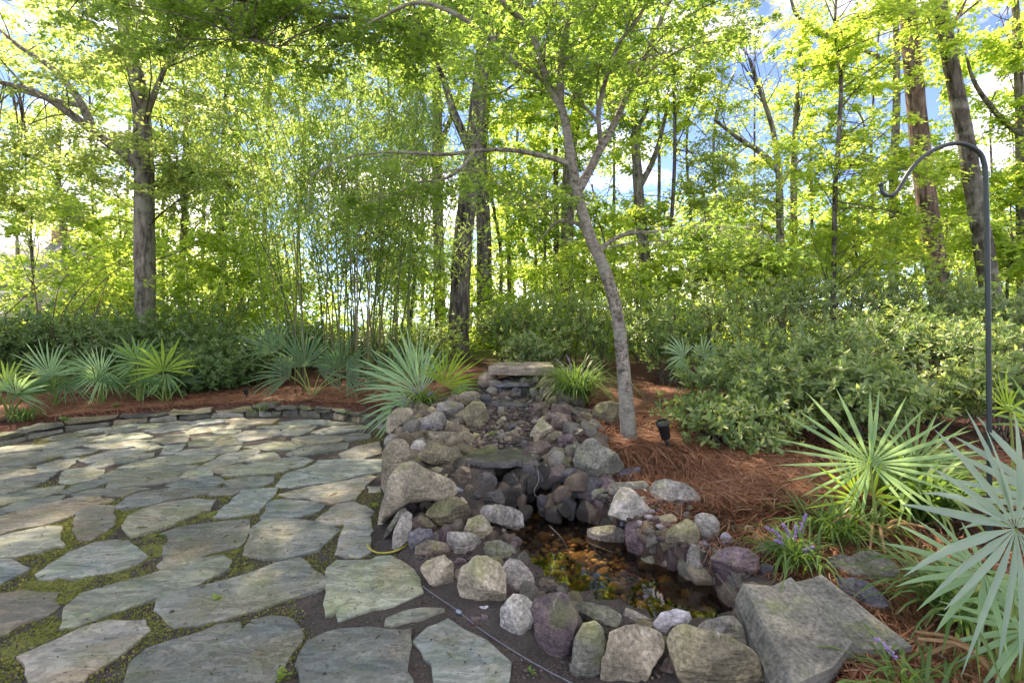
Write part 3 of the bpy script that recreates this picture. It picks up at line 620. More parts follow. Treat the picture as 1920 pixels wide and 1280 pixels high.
# ------------------------------------------------------------------ boulders
def ico(sub):
    bm = bmesh.new(); bmesh.ops.create_icosphere(bm, subdivisions=sub, radius=1)
    V = np.array([v.co[:] for v in bm.verts]); T = np.array([[v.index for v in f.verts] for f in bm.faces]); bm.free(); return V, T
ICO = {k: ico(k) for k in (1, 2, 3, 4)}
def rock(poly, colour, label, group, angular=.6, d=None, thick=.85, seed=0, zup=0.0, name='boulder', cat='boulder'):
    r = np.random.default_rng(7000 + seed)
    A = np.array(poly, float); c = np.array([(A[:, 0].min() + A[:, 0].max()) / 2, (A[:, 1].min() + A[:, 1].max()) / 2]) * .4 + A.mean(0) * .6
    wpx = np.ptp(A[:, 0]); hpx = np.ptp(A[:, 1])
    if d is None: d = hit(c[0], A[:, 1].max() - .06 * hpx) + .03
    sc = d / F
    sub = 4 if wpx * hpx > 1500 else (3 if wpx * hpx > 260 else 2)
    D, T = ICO[sub]
    th = np.arctan2(D[:, 2], D[:, 0]); rel = A - c
    R = np.full(len(D), 1e9); ct, st = np.cos(th), np.sin(th)
    rx = rel[:, 0]; rz = -rel[:, 1]
    best = np.zeros(len(D))
    for i in range(len(rel)):
        j = (i + 1) % len(rel); ex, ez = rx[j] - rx[i], rz[j] - rz[i]
        den = ct * ez - st * ex
        with np.errstate(divide='ignore', invalid='ignore'):
            t = (rx[i] * ez - rz[i] * ex) / den; u = (rx[i] * st - rz[i] * ct) / den
        ok = (t > 0) & (u >= -.001) & (u <= 1.001) & np.isfinite(t)
        best = np.where(ok, np.maximum(best, t), best)
    R = np.where(best > 0, best, np.hypot(rx, rz).mean()) * sc * 1.12
    k = 2.6 + angular * 1.6; ss = np.hypot(D[:, 0], D[:, 2]); cc = np.abs(D[:, 1]); nrm = (ss ** k + cc ** k) ** (1 / k)
    ss /= nrm; dep = np.sign(D[:, 1]) * cc / nrm
    Tk = .5 * (min(wpx, hpx) * .7 + .3 * math.sqrt(wpx * hpx)) * sc * thick
    ray = np.array([(c[0] - CX) / F, 1.0, -(c[1] - YH) / F]); ray /= np.linalg.norm(ray)
    V = np.column_stack([R * ss * ct, np.zeros(len(D)), R * ss * st]) + dep[:, None] * Tk * ray
    size = math.sqrt(wpx * hpx) * sc
    angular = angular + .12
    for q in range(int(5 + angular * 8)):
        if q == 0: n = np.array([r.normal(0, .25), -.35, 1.0]); lo, hi = .62, .8
        else:
            a_ = r.uniform(0, 6.28); n = -ray + (np.array([math.cos(a_), 0, math.sin(a_)]) * r.uniform(.25, 1.0)); lo, hi = .5, .74
        n /= np.linalg.norm(n); s_ = V @ n; hh = s_.max() * (r.uniform(lo, hi) if angular > .3 else r.uniform(.76, .92))
        over = s_ > hh; V[over] -= np.outer((s_[over] - hh) * (.97 if angular > .3 else .75), n)
    so = seed * 3.7
    fr = 2.6 / max(size, .05)
    nz = np.array([mnoise.fractal(Vector((x * fr, y * fr, z * fr + so)), .75, 2.2, 6) for x, y, z in V])
    vn = V / (np.linalg.norm(V, axis=1)[:, None] + 1e-9)
    V = V + vn * (nz * size * (.024 + .02 * angular))[:, None]
    m = mesh_np(name, V, T, True); m.set_sharp_from_angle(angle=math.radians(24 if angular > .3 else 60))
    C = np.array([(c[0] - CX) * sc, d, H - (c[1] - YH) * sc + zup])
    o = obj(name, m, ROCK[colour], None, C)
    tag(o, label, cat, group); return o
ZN = {'L': 'on the left bank of the dry stream', 'R': 'on the right bank of the stream below the smooth trunk', 'W': 'in the waterfall face under the dark ledge', 'T': 'in the top cascade under the capstone',
      'F': 'in the pond rim beside the paving', 'P': 'in the far pond rim beside the pine straw', 'B': 'on the stream bed behind the ledge'}
GN = {'L': 'stones of the left stream bank', 'R': 'stones of the right stream bank', 'W': 'stones of the waterfall face', 'T': 'stones of the top cascade', 'F': 'stones of the pond rim beside the paving', 'P': 'stones of the far pond rim', 'B': 'stones of the stream bed'}
RK = [
('E','tan','L',.15,[(150,1270),(165,1150),(230,930),(300,860),(380,840),(450,880),(520,910),(640,960),(680,1000),(680,1070),(600,1110),(470,1105),(420,1115),(330,1130),(250,1180),(190,1260)],'largest pale tan boulder with sloping top beside the paving'),
('E','tan','L',.1,[(150,1000),(155,760),(190,700),(240,665),(310,670),(340,720),(345,790),(300,850),(230,920),(180,1050)],'tall rounded tan boulder with dark lichen at the paving edge'),
('E','gry','L',.1,[(165,700),(165,650),(210,615),(270,620),(280,645),(200,690)],'low grey stone behind the lichen spotted boulder at the paving edge'),
('E','tan','L',.1,[(185,590),(190,500),(230,450),(290,420),(345,430),(370,460),(330,520),(250,570),(220,610)],'upright tan grey boulder where the edging wall ends'),
('E','tan','L',.5,[(240,590),(270,550),(350,525),(365,550),(300,590),(250,605)],None),('E','pal','L',.1,[(350,800),(355,720),(400,665),(440,665),(480,700),(480,735),(400,780)],'rounded pale stone speckled with dark lichen on the left bank'),
('E','olv','L',.8,[(415,780),(520,670),(580,710),(700,720),(740,790),(770,820),(740,850),(670,900),(600,870),(500,830)],'large angular olive boulder above the largest tan boulder'),('E','tan','L',.6,[(505,650),(510,600),(640,600),(780,615),(795,660),(720,700),(680,720),(600,700),(520,670)],'long tan and olive block lying on the left bank'),
('E','pal','L',.6,[(410,560),(430,510),(540,460),(600,465),(620,510),(610,550),(640,590),(520,600),(450,610)],'pale tan boulder with smooth top below the lilac flowers'),('E','slt','L',.6,[(410,570),(440,540),(520,550),(510,590),(480,625)],'dark slate chunk leaning on the pale tan boulder'),
('E','brn','L',.6,[(320,680),(340,640),(440,625),(505,650),(500,680),(400,670),(370,700)],'flat grey brown stone under the dark slate chunk'),('E','gry','L',.7,[(545,450),(580,380),(640,370),(760,390),(755,440),(700,500),(640,490)],'square grey boulder beside the lily turf clump with lilac flowers'),
('E','olv','L',.3,[(765,490),(780,420),(830,370),(890,380),(920,420),(940,490),(900,550),(850,570),(790,550)],'upright rounded olive boulder on the left of the dry stream'),('E','olv','L',.7,[(620,600),(640,510),(700,545),(750,580),(750,605),(690,610)],None),
('E','org','L',.7,[(730,760),(790,700),(860,720),(860,760),(810,780)],'rusty angular stone at the left end of the dark ledge'),('E','brn','L',.6,[(895,760),(890,705),(960,690),(1010,710),(1010,760),(940,770)],'brown block on the stream bed behind the dark ledge'),
('E','gry','L',.2,[(750,700),(770,670),(830,690),(800,720)],None),('E','org','L',.5,[(800,800),(810,780),(860,785),(880,800),(840,815)],None),('E','brn','W',.3,[(690,960),(700,890),(740,860),(800,870),(810,930),(790,990),(750,1015),(700,990)],'brown grey stone beside the largest tan boulder in the waterfall face'),
('E','tan','L',.5,[(510,880),(560,860),(660,890),(680,930),(640,950),(560,910)],'flat tan wedge on top of the largest tan boulder'),('E','pur','L',.3,[(320,830),(370,815),(480,820),(540,860),(500,870),(400,850)],'flat purple brown stone above the largest tan boulder'),
('E','slt','T',.4,[(890,370),(900,320),(950,320),(965,370),(930,400)],None),('E','tan','L',.4,[(720,330),(760,300),(840,290),(880,320),(870,350),(800,365)],None),('E','brn','L',.4,[(620,360),(650,330),(720,320),(760,350),(700,370)],None),
('E','brn','R',.7,[(1230,760),(1215,700),(1260,680),(1380,670),(1410,700),(1390,760),(1330,815),(1280,800)],'brown olive boulder at the right end of the dark ledge'),('E','tan','R',.6,[(1255,670),(1270,600),(1320,510),(1340,500),(1410,560),(1415,610),(1370,650),(1330,670)],'tall pale tan stone with streaked top on the right bank'),
('E','olv','R',.3,[(1375,660),(1390,620),(1450,595),(1490,600),(1470,660),(1410,690)],None),('E','brn','R',.2,[(1420,590),(1430,510),(1480,480),(1540,520),(1545,570),(1490,600)],'rounded grey brown stone behind the tall pale tan stone'),
('E','olv','R',.6,[(1370,840),(1370,780),(1430,735),(1500,720),(1530,810),(1550,880),(1520,930),(1460,900),(1400,890)],'olive brown boulder left of the large split faced boulder'),('E','grn','R',.6,[(1505,770),(1520,720),(1600,670),(1620,700),(1590,780),(1560,830),(1530,820)],'greenish stone with lichen wedged left of the large split faced boulder'),
('E','pur','R',.3,[(1470,650),(1490,620),(1560,615),(1610,670),(1520,715),(1480,690)],None),('H','grn','R',.8,[(310,720),(340,640),(400,590),(450,575),(520,640),(600,690),(650,740),(660,790),(580,830),(560,880),(450,900),(380,940),(340,880)],'large greenish grey split faced boulder below the smooth trunk'),
('E','pur','R',.5,[(1440,980),(1530,915),(1580,960),(1600,1050),(1480,1060),(1450,1020)],'purple three sided stone below the large split faced boulder'),('E','olv','R',.5,[(1290,1110),(1270,1070),(1350,990),(1370,870),(1400,850),(1440,930),(1430,1030),(1400,1100),(1340,1130)],'tall olive stone with dark wet foot right of the fall'),
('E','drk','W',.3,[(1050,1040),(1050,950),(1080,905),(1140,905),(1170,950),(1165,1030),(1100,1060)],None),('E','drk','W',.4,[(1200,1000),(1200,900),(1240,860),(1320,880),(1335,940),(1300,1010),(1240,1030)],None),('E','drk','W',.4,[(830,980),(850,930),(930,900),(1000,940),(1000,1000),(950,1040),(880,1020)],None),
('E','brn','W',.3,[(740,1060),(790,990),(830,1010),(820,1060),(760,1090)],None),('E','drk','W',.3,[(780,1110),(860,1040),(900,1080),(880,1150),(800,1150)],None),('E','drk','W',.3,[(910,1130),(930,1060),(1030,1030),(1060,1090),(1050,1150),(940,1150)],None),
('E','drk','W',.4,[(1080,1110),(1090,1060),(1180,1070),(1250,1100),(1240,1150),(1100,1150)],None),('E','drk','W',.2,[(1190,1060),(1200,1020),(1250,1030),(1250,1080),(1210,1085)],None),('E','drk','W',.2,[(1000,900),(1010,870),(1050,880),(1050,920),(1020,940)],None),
('E','slt','T',.3,[(1110,320),(1130,260),(1180,280),(1185,340),(1140,360)],None),('E','slt','T',.3,[(1030,320),(1070,265),(1110,280),(1110,330),(1060,340)],None),('E','slt','T',.3,[(1180,300),(1190,265),(1240,270),(1260,320),(1210,340)],None),('E','slt','T',.3,[(1240,270),(1260,220),(1310,240),(1310,280),(1270,300)],None),
('E','gry','T',.2,[(950,300),(970,280),(1010,285),(1000,310)],None),('E','gry','T',.2,[(1000,260),(1010,240),(1040,250),(1030,270)],None),('E','gry','T',.2,[(1050,260),(1060,235),(1095,240),(1090,265)],None),('E','gry','T',.2,[(1060,360),(1080,330),(1120,345),(1110,370)],None),
('E','brn','T',.4,[(1330,330),(1340,240),(1390,190),(1450,220),(1420,290),(1380,370)],'upright brown boulder under the right end of the capstone'),('E','grn','R',.2,[(1450,270),(1470,230),(1540,235),(1570,260),(1540,290)],None),('E','olv','R',.3,[(1450,300),(1500,280),(1600,290),(1650,340),(1640,400),(1540,400),(1460,370)],'olive boulder with pale lichen under the arching lily turf'),
('E','olv','R',.6,[(1735,480),(1730,420),(1770,385),(1860,375),(1920,390),(1920,480),(1900,530),(1820,540),(1760,520)],'squarish olive boulder touching the foot of the smooth trunk'),('E','brn','R',.3,[(1280,440),(1290,390),(1340,375),(1400,390),(1390,430),(1330,450)],None),('E','brn','R',.3,[(1400,450),(1420,390),(1540,400),(1580,440),(1500,480)],None),
('E','gry','R',.1,[(1680,540),(1710,520),(1760,540),(1770,580),(1700,585)],None),('E','brn','R',.3,[(1620,490),(1650,450),(1700,470),(1710,510),(1650,530)],None),('E','gry','R',.1,[(1670,450),(1690,425),(1720,435),(1710,465)],None),('E','tan','R',.3,[(1550,600),(1590,570),(1660,580),(1680,600),(1600,620)],None),
('E','brn','R',.3,[(1360,490),(1440,455),(1540,470),(1580,540),(1480,490)],None),('E','gry','B',.1,[(1010,450),(1020,410),(1060,410),(1060,450),(1030,470)],None),('E','slt','B',.2,[(1080,590),(1100,540),(1160,545),(1165,580),(1120,600)],None),
('F','pal','F',.5,[(640,140),(680,100),(760,95),(830,110),(910,140),(920,230),(880,255),(790,230),(720,205)],'pale grey boulder standing in the pond in front of the fall'),('F','olv','F',.5,[(290,150),(340,90),(430,40),(500,60),(560,110),(585,180),(560,250),(430,280),(390,240)],'domed olive brown boulder in front of the largest tan boulder'),
('F','tan','F',.6,[(545,260),(570,190),(650,160),(690,200),(740,310),(690,340),(600,290)],'tan wedge stone between the domed olive boulder and the pond'),('F','gry','F',.7,[(425,410),(425,280),(500,275),(590,290),(660,330),(665,410),(600,430),(480,435)],'square cut grey olive block in the pond rim'),
('F','brn','F',.3,[(210,440),(220,370),(290,335),(400,345),(430,390),(425,430),(330,450),(240,470)],'oblong grey brown stone left of the square cut block'),('F','grn','F',.6,[(670,380),(720,340),(770,330),(850,370),(900,430),(890,465),(800,475),(690,420)],'mossy green stone at the water edge beside the square cut block'),
('F','tan','F',.5,[(245,520),(290,465),(400,435),(455,490),(455,600),(380,655),(310,610)],'tan stone beside the end of the metal cable'),('F','tan','F',.6,[(490,640),(520,530),(610,450),(680,430),(770,480),(800,560),(800,700),(760,790),(680,740),(520,720)],'large tan boulder with greenish veins in the pond rim'),
('F','gry','F',.6,[(770,590),(790,520),(840,450),(920,470),(990,570),(1005,640),(900,680),(810,650)],'pointed grey tan stone with shaded lower face'),('F','pal','F',.2,[(780,870),(790,780),(860,700),(960,690),(1000,760),(1005,900),(960,970),(890,980),(780,920)],'smooth pale grey boulder left of the big purple oval'),
('F','pur','F',.25,[(970,800),(1000,720),(1100,680),(1200,700),(1260,790),(1300,880),(1280,1000),(1230,1090),(1170,1120),(1060,1060),(1020,980),(1010,860)],'big oval purple brown boulder in the near pond rim'),('F','brn','F',.3,[(1030,620),(1060,580),(1130,600),(1190,660),(1100,680)],None),
('F','grn','F',.5,[(1260,760),(1320,740),(1470,770),(1565,830),(1540,960),(1500,1000),(1460,920),(1400,880),(1300,880)],'flat topped greenish grey stone behind the mossy oval'),('F','grn','F',.1,[(1250,1180),(1280,990),(1330,900),(1400,880),(1450,930),(1475,1040),(1450,1200),(1400,1250),(1280,1240)],'mossy green oval boulder standing upright'),
('G','tan','F',.4,[(170,1290),(190,1110),(250,970),(350,930),(470,930),(530,960),(540,1060),(470,1180),(420,1310)],'tan boulder with dark soil stained foot'),('F','gry','F',.2,[(60,370),(70,270),(110,170),(150,135),(185,160),(175,270),(160,320),(90,385)],'banded grey stone set upright by the yellow hose'),
('F','grn','F',.4,[(0,310),(30,240),(100,130),(150,105),(160,125),(100,190),(40,280)],'thin slab set on edge beside the banded grey stone'),('F','pur','F',.3,[(75,130),(100,75),(160,60),(190,80),(220,110),(200,170),(140,110)],None),('F','slt','F',.5,[(170,350),(170,290),(230,250),(310,260),(330,320),(290,345),(220,370),(200,410)],'dark slate block where the yellow hose disappears'),
('F','brn','F',.4,[(170,250),(190,190),(250,170),(290,180),(330,230),(350,300),(300,260),(220,245)],None),('F','pur','F',.2,[(230,200),(250,170),(300,195),(305,235),(260,240)],'small purple cobble on top of brown stone'),('F','tan','F',.4,[(225,110),(270,60),(340,90),(300,130),(260,150)],None),
('F','blu','F',.0,[(360,310),(400,290),(425,310),(415,345),(370,340)],None),('F','pur','F',.1,[(465,480),(490,445),(540,455),(550,490),(500,505)],None),('F','pur','F',.1,[(560,480),(580,440),(620,440),(600,480)],None),('F','tan','F',.2,[(460,600),(480,520),(515,510),(500,560),(480,620)],None),
('F','lil','F',.2,[(630,810),(640,770),(690,765),(725,800),(690,815)],None),('F','pur','F',.1,[(570,870),(590,840),(640,840),(650,890),(600,910)],None),('F','pur','F',.1,[(645,870),(650,820),(690,830),(695,880),(660,890)],None),('F','cre','F',.3,[(490,60),(520,40),(560,80),(550,110)],None),
('F','org','F',.1,[(460,40),(470,15),(500,20),(495,45)],None),('F','blu','F',.1,[(470,0),(490,-25),(530,-5),(520,30),(490,35)],None),('G','gry','F',.5,[(300,850),(320,800),(420,850),(490,890),(450,915),(380,925)],None),('F','blu','F',.0,[(1560,900),(1575,855),(1605,870),(1600,910)],None),
('G','pal','P',.8,[(220,200),(250,100),(300,50),(350,55),(400,100),(460,180),(485,270),(400,260),(290,240),(215,215)],'pale grey angular boulder with shaded lower facet'),('G','cre','P',.3,[(75,260),(130,190),(200,170),(225,220),(215,310),(150,320)],'pinkish cream stone left of the pale angular boulder'),
('H','slt','P',.5,[(300,1090),(330,1045),(440,1100),(450,1150),(410,1220),(330,1180)],'dark purple slate leaning against the cream stone'),('G','gry','P',.3,[(75,380),(75,310),(200,290),(305,310),(300,430),(250,475),(110,460)],'grey boulder with its foot in the water'),
('G','pur','P',.6,[(310,350),(310,260),(400,260),(480,270),(500,350),(470,450),(420,510),(350,490)],'dark purple layered boulder at the water edge'),('G','olv','P',.6,[(545,390),(600,310),(700,240),(750,290),(770,370),(650,430),(560,445)],'olive stone half covered with pine needles'),
('G','pal','P',.1,[(750,290),(760,230),(810,210),(870,230),(900,270),(900,340),(850,385),(790,370)],'rounded pale grey cobble at the edge of the pine straw'),('G','pur','P',.5,[(515,530),(560,470),(640,440),(680,480),(680,530),(600,565)],'dark purple jagged stone at the water edge'),
('G','pur','P',.1,[(670,450),(680,410),(710,395),(720,440),(700,475)],'small pinkish purple cobble'),('G','gry','P',.5,[(705,560),(715,460),(750,410),(800,420),(870,500),(940,620),(930,690),(860,700),(720,600)],'long grey brown stone sloping into the water'),
('G','pur','P',.4,[(850,500),(900,450),(980,425),(1080,440),(1140,490),(1130,610),(1050,650),(960,630),(890,570)],'big purple boulder beside the lily turf with lilac spikes'),('G','lil','P',.2,[(900,410),(920,340),(950,330),(1010,390),(1000,425),(930,430)],'pale lilac cobble behind the big purple boulder'),
('G','brn','P',.4,[(1000,690),(1020,650),(1120,645),(1200,680),(1240,710),(1150,720)],None),('G','brn','P',.2,[(590,590),(640,575),(760,640),(800,690),(740,700),(640,640)],'flat brown stone lying in the shallow water'),('G','lil','F',.1,[(495,900),(550,840),(630,820),(700,840),(715,880),(690,920),(600,930),(560,1020),(520,960)],'smooth bluish white boulder in the near pond rim'),
('G','olv','F',.35,[(570,990),(600,920),(700,905),(800,950),(950,990),(1080,1060),(1130,1120),(1150,1220),(1200,1330),(700,1330),(620,1100)],'large olive boulder with banded grain left of the fluted slab'),('G','gry','F',.5,[(740,910),(850,880),(990,865),(1040,930),(1080,1060),(960,990),(800,945)],'grey flat faced stone between the banded boulder and the pond'),
('J','gry','P',.5,[(510,560),(520,430),(590,420),(680,440),(760,410),(860,410),(960,470),(1010,580),(960,640),(870,640),(760,590),(600,590)],'grey lichened boulder behind the fluted slab'),('J','slt','P',.5,[(570,600),(700,570),(800,610),(880,680),(960,760),(980,820),(850,800),(740,740),(640,660)],'blackish boulder wedged behind the fluted slab'),
('H','gry','P',.35,[(870,960),(890,880),(980,865),(1060,890),(1130,910),(1190,950),(1260,1040),(1200,1060),(1100,1040),(1000,1030),(900,1010)],'humped dark grey boulder blotched with white lichen in the pine straw'),('H','slt','R',.5,[(560,840),(640,800),(790,785),(800,820),(830,860),(760,880),(640,880)],'flat dark stone right of the large split faced boulder'),
('H','gry','R',.4,[(555,940),(600,900),(820,890),(850,920),(830,950),(700,960),(600,1010)],'flat grey stone behind the pale angular boulder'),('H','brn','P',.2,[(900,1080),(920,1030),(970,1015),(1010,1050),(960,1080)],None),('H','pur','R',.2,[(395,930),(420,890),(520,860),(610,890),(560,940),(440,970)],None),
('H','pur','P',.4,[(165,1110),(180,1000),(240,980),(330,1000),(320,1060),(300,1130),(220,1130)],None),('H','tan','P',.2,[(325,1000),(400,970),(440,1000),(475,1090),(440,1120),(370,1060)],'oblong tan cobble on the far pond rim'),('H','blu','P',0,[(330,970),(360,945),(400,965),(350,980)],None),
('H','grn','P',.3,[(430,1000),(440,950),(560,940),(550,970),(470,990),(450,1030)],None),('H','grn','P',.1,[(465,1000),(480,975),(560,985),(550,1020)],None),('H','pur','P',.1,[(465,1050),(480,1010),(540,1020),(550,1060),(500,1090)],None),('H','gry','P',0,[(800,1030),(810,1000),(850,1005),(860,1040),(820,1055)],None),
('H','cre','P',0,[(815,975),(830,945),(870,960),(865,995)],None),('H','blu','P',0,[(870,1120),(880,1095),(920,1105),(910,1135)],None),('H','cre','P',0,[(840,1080),(850,1060),(875,1080),(860,1095)],None),('H','cre','P',0,[(580,1225),(600,1205),(650,1215),(650,1240),(610,1245)],None),('H','blu','P',0,[(645,1230),(650,1190),(680,1190),(690,1220)],None),
('H','tan','P',.4,[(910,1240),(940,1150),(1040,1130),(1080,1180),(1000,1210)],None),('G','grn','P',.3,[(950,320),(960,290),(1100,290),(1210,310),(1180,340),(1050,350)],None),('G','tan','P',.3,[(1130,480),(1150,400),(1230,390),(1310,420),(1290,500),(1180,510)],None),('G','brn','P',.4,[(1300,690),(1400,640),(1430,680),(1340,700)],None),
('G','grn','P',0,[(865,740),(880,725),(920,735),(925,765),(880,770)],None),('G','cre','P',0,[(1010,430),(1020,415),(1055,420),(1050,440)],None),('G','gry','P',0,[(1060,420),(1070,400),(1120,400),(1130,430),(1090,440)],None),('G','lil','P',0,[(480,450),(490,430),(540,440),(530,460)],None),('G','slt','P',.2,[(480,510),(490,475),(530,480),(530,510)],None),
('G','slt','P',.3,[(760,390),(800,380),(860,410),(850,450),(800,430)],None),('G','slt','P',.3,[(1140,560),(1180,520),(1240,540),(1250,600),(1180,620)],None),('G','brn','F',.3,[(530,1200),(560,1130),(640,1120),(660,1200),(600,1250)],None),
]
for i, (rg, colr, z, ang, pts, lab) in enumerate(RK):
    px = rp(rg, pts); A = np.array(px); w, h_ = np.ptp(A[:, 0]), np.ptp(A[:, 1])
    small = w * h_ < 700
    shape = 'flat' if w > 2.1 * h_ else ('upright' if h_ > 1.5 * w else ('rounded' if ang < .35 else 'angular'))
    nm = 'cobble' if small else 'boulder'
    rock(px, colr, lab or f"{'small ' if small else ''}{CW[colr]} {shape} {'cobble' if small else 'stone'} {ZN[z]}", GN[z], ang, None, 1.0 if ang < .3 else .9, i, 0, nm, 'cobble' if small else 'boulder')

fr_ = np.random.default_rng(404); fm = {}
def filler(x0, x1, y0, y1, z0, z1, n, smin, smax, cols, label, group):
    for i in range(n):
        k = int(fr_.integers(0, 5)); c = cols[int(fr_.integers(0, len(cols)))]
        if (k, c) not in fm:
            V, T = ICO[3]; r = np.random.default_rng(k + 70); V = V * np.array([1, r.uniform(.6, .9), r.uniform(.7, 1.1)])
            for q in range(10):
                nn = unit(r.normal(0, 1, 3)); hh = r.uniform(.42, .68); sN = V @ nn; ov = sN > hh; V[ov] -= np.outer(sN[ov] - hh, nn) * .95
            V = V * 1.35; V = V * (1 + .05 * np.array([mnoise.fractal(Vector(v * 2.5 + k), .8, 2, 4) for v in V]))[:, None]
            m = mesh_np('cobble', V, T, True); m.set_sharp_from_angle(angle=math.radians(35)); m.materials.append(ROCK[c]); fm[(k, c)] = m
        t = fr_.uniform(); s_ = fr_.uniform(smin, smax); zz = z0 + (z1 - z0) * t
        o = obj('cobble', fm[(k, c)], None, None, (fr_.uniform(x0, x1), y0 + (y1 - y0) * t + fr_.normal(0, .015), zz)); o.scale = (s_,) * 3; o.rotation_euler = tuple(fr_.uniform(0, 6.28, 3)); tag(o, label, 'cobble', group)
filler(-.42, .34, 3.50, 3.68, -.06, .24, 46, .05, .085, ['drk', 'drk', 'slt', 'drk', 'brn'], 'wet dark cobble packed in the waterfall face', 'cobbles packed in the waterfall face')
filler(.3, .62, 3.42, 3.62, -.04, .22, 16, .05, .085, ['pur', 'slt', 'brn', 'drk'], 'dark cobble in the pond wall right of the fall', 'cobbles in the pond wall')
filler(-.25, .3, 5.62, 5.8, .42, .60, 22, .04, .075, ['slt', 'drk', 'brn', 'gry'], 'dark cobble packed under the capstone', 'cobbles packed under the capstone')
def ground_filler(poly, n, smin, smax, cols, label, group, zo=.0):
    P = scatter_poly(poly, n, fr_); hz = hgt(P[:, 0], P[:, 1])
    for i in range(n): filler(P[i, 0], P[i, 0] + 1e-4, P[i, 1], P[i, 1], hz[i] + zo, hz[i] + zo, 1, smin, smax, cols, label, group)
ground_filler([(-.86, 3.4), (-.98, 4.2), (-1.25, 5.5), (-.4, 5.5), (-.36, 3.75)], 75, .05, .10, ['tan', 'olv', 'brn', 'gry', 'tan'], 'rough tan or grey stone filling the left stream bank', 'filler stones of the left bank')
ground_filler([(.3, 3.7), (.34, 5.3), (.75, 5.3), (.82, 4.2), (.72, 3.45), (.55, 3.4)], 50, .05, .095, ['brn', 'olv', 'pur', 'gry'], 'rough brown or purple stone filling the right stream bank', 'filler stones of the right bank')
ground_filler([tuple(Gp(x, y, .02)[:2]) for x, y in [(770, 985), (880, 960), (950, 1000), (1000, 1085), (1100, 1140), (1330, 1195), (1330, 1260), (1150, 1230), (960, 1130), (860, 1060), (780, 1030)]], 46, .035, .075, ['tan', 'gry', 'brn', 'pur', 'olv'], 'rough small stone wedged in the near pond rim', 'filler stones of the near pond rim', -.015)
for a_, b_ in zip([(1095, 962), (1140, 985), (1205, 1035), (1270, 1062), (1345, 1095)], [(1140, 985), (1205, 1035), (1270, 1062), (1345, 1095), (1392, 1135)]):
    p0, p1 = Gp(*a_, -.04), Gp(*b_, -.04)
    for q in range(11):
        t_ = fr_.uniform(); p = p0 * (1 - t_) + p1 * t_; u_ = fr_.uniform(); filler(p[0] + .02, p[0] + .03, p[1] + .05 * u_, p[1] + .05 * u_, -.06 + .13 * u_, -.06 + .13 * u_, 1, .04, .075, ['brn', 'pur', 'gry', 'slt', 'tan'], 'wet stone wedged in the far pond rim at the water', 'filler stones of the far pond rim')
# dark ledges of the fall and the capstone
def ledge(x0, x1, y0, y1, top, thick, label, colr, seed, name='ledge_slab'):
    poly = [(x0, y0 + .03), ((x0 + x1) / 2 - .05, y0 - .02), (x1 - .03, y0 + .01), (x1, (y0 + y1) / 2), (x1 - .04, y1), ((x0 + x1) / 2, y1 + .03), (x0 + .03, y1 - .02), (x0 - .02, (y0 + y1) / 2)]
    m, loc = slab_mesh(name, poly, top, thick, seed, step=.05, amp=.011, bev=.015, rough=.018)
    tag(obj(name, m, ROCK[colr], None, loc), label, 'stone slab', 'flat slabs of the waterfall')
ledge(-.36, .22, 3.62, 3.95, .315, .045, 'dark flat ledge slab of the lower fall above the pond', 'drk', 61)
ledge(-.22, .20, 5.22, 5.5, .425, .035, 'thin dark ledge slab halfway up the dry stream', 'slt', 62)
ledge(-.2, .22, 5.62, 5.85, .585, .03, 'thin dark ledge slab just under the capstone', 'slt', 63)
ledge(-.27, .52, 5.78, 6.3, .765, .10, 'thick pale tan capstone bridging the top of the fall', 'cap', 64, 'capstone')
for i, (x, y, z, s) in enumerate([(-.3, 5.95, .58, .12), (.48, 6.0, .58, .11), (-.28, 6.2, .6, .1), (.1, 6.3, .56, .13)]):
    V, T = ICO[3]; n_ = np.array([mnoise.fractal(Vector(v * 2 + i), 1, 2, 3) for v in V]); m = mesh_np('boulder', V * (1 + .18 * n_)[:, None] * np.array([s, s, s * .8]), T, True)
    tag(obj('boulder', m, ROCK['brn'], None, (x, y, z)), 'brown stone carrying the capstone', 'boulder', 'stones under the capstone')

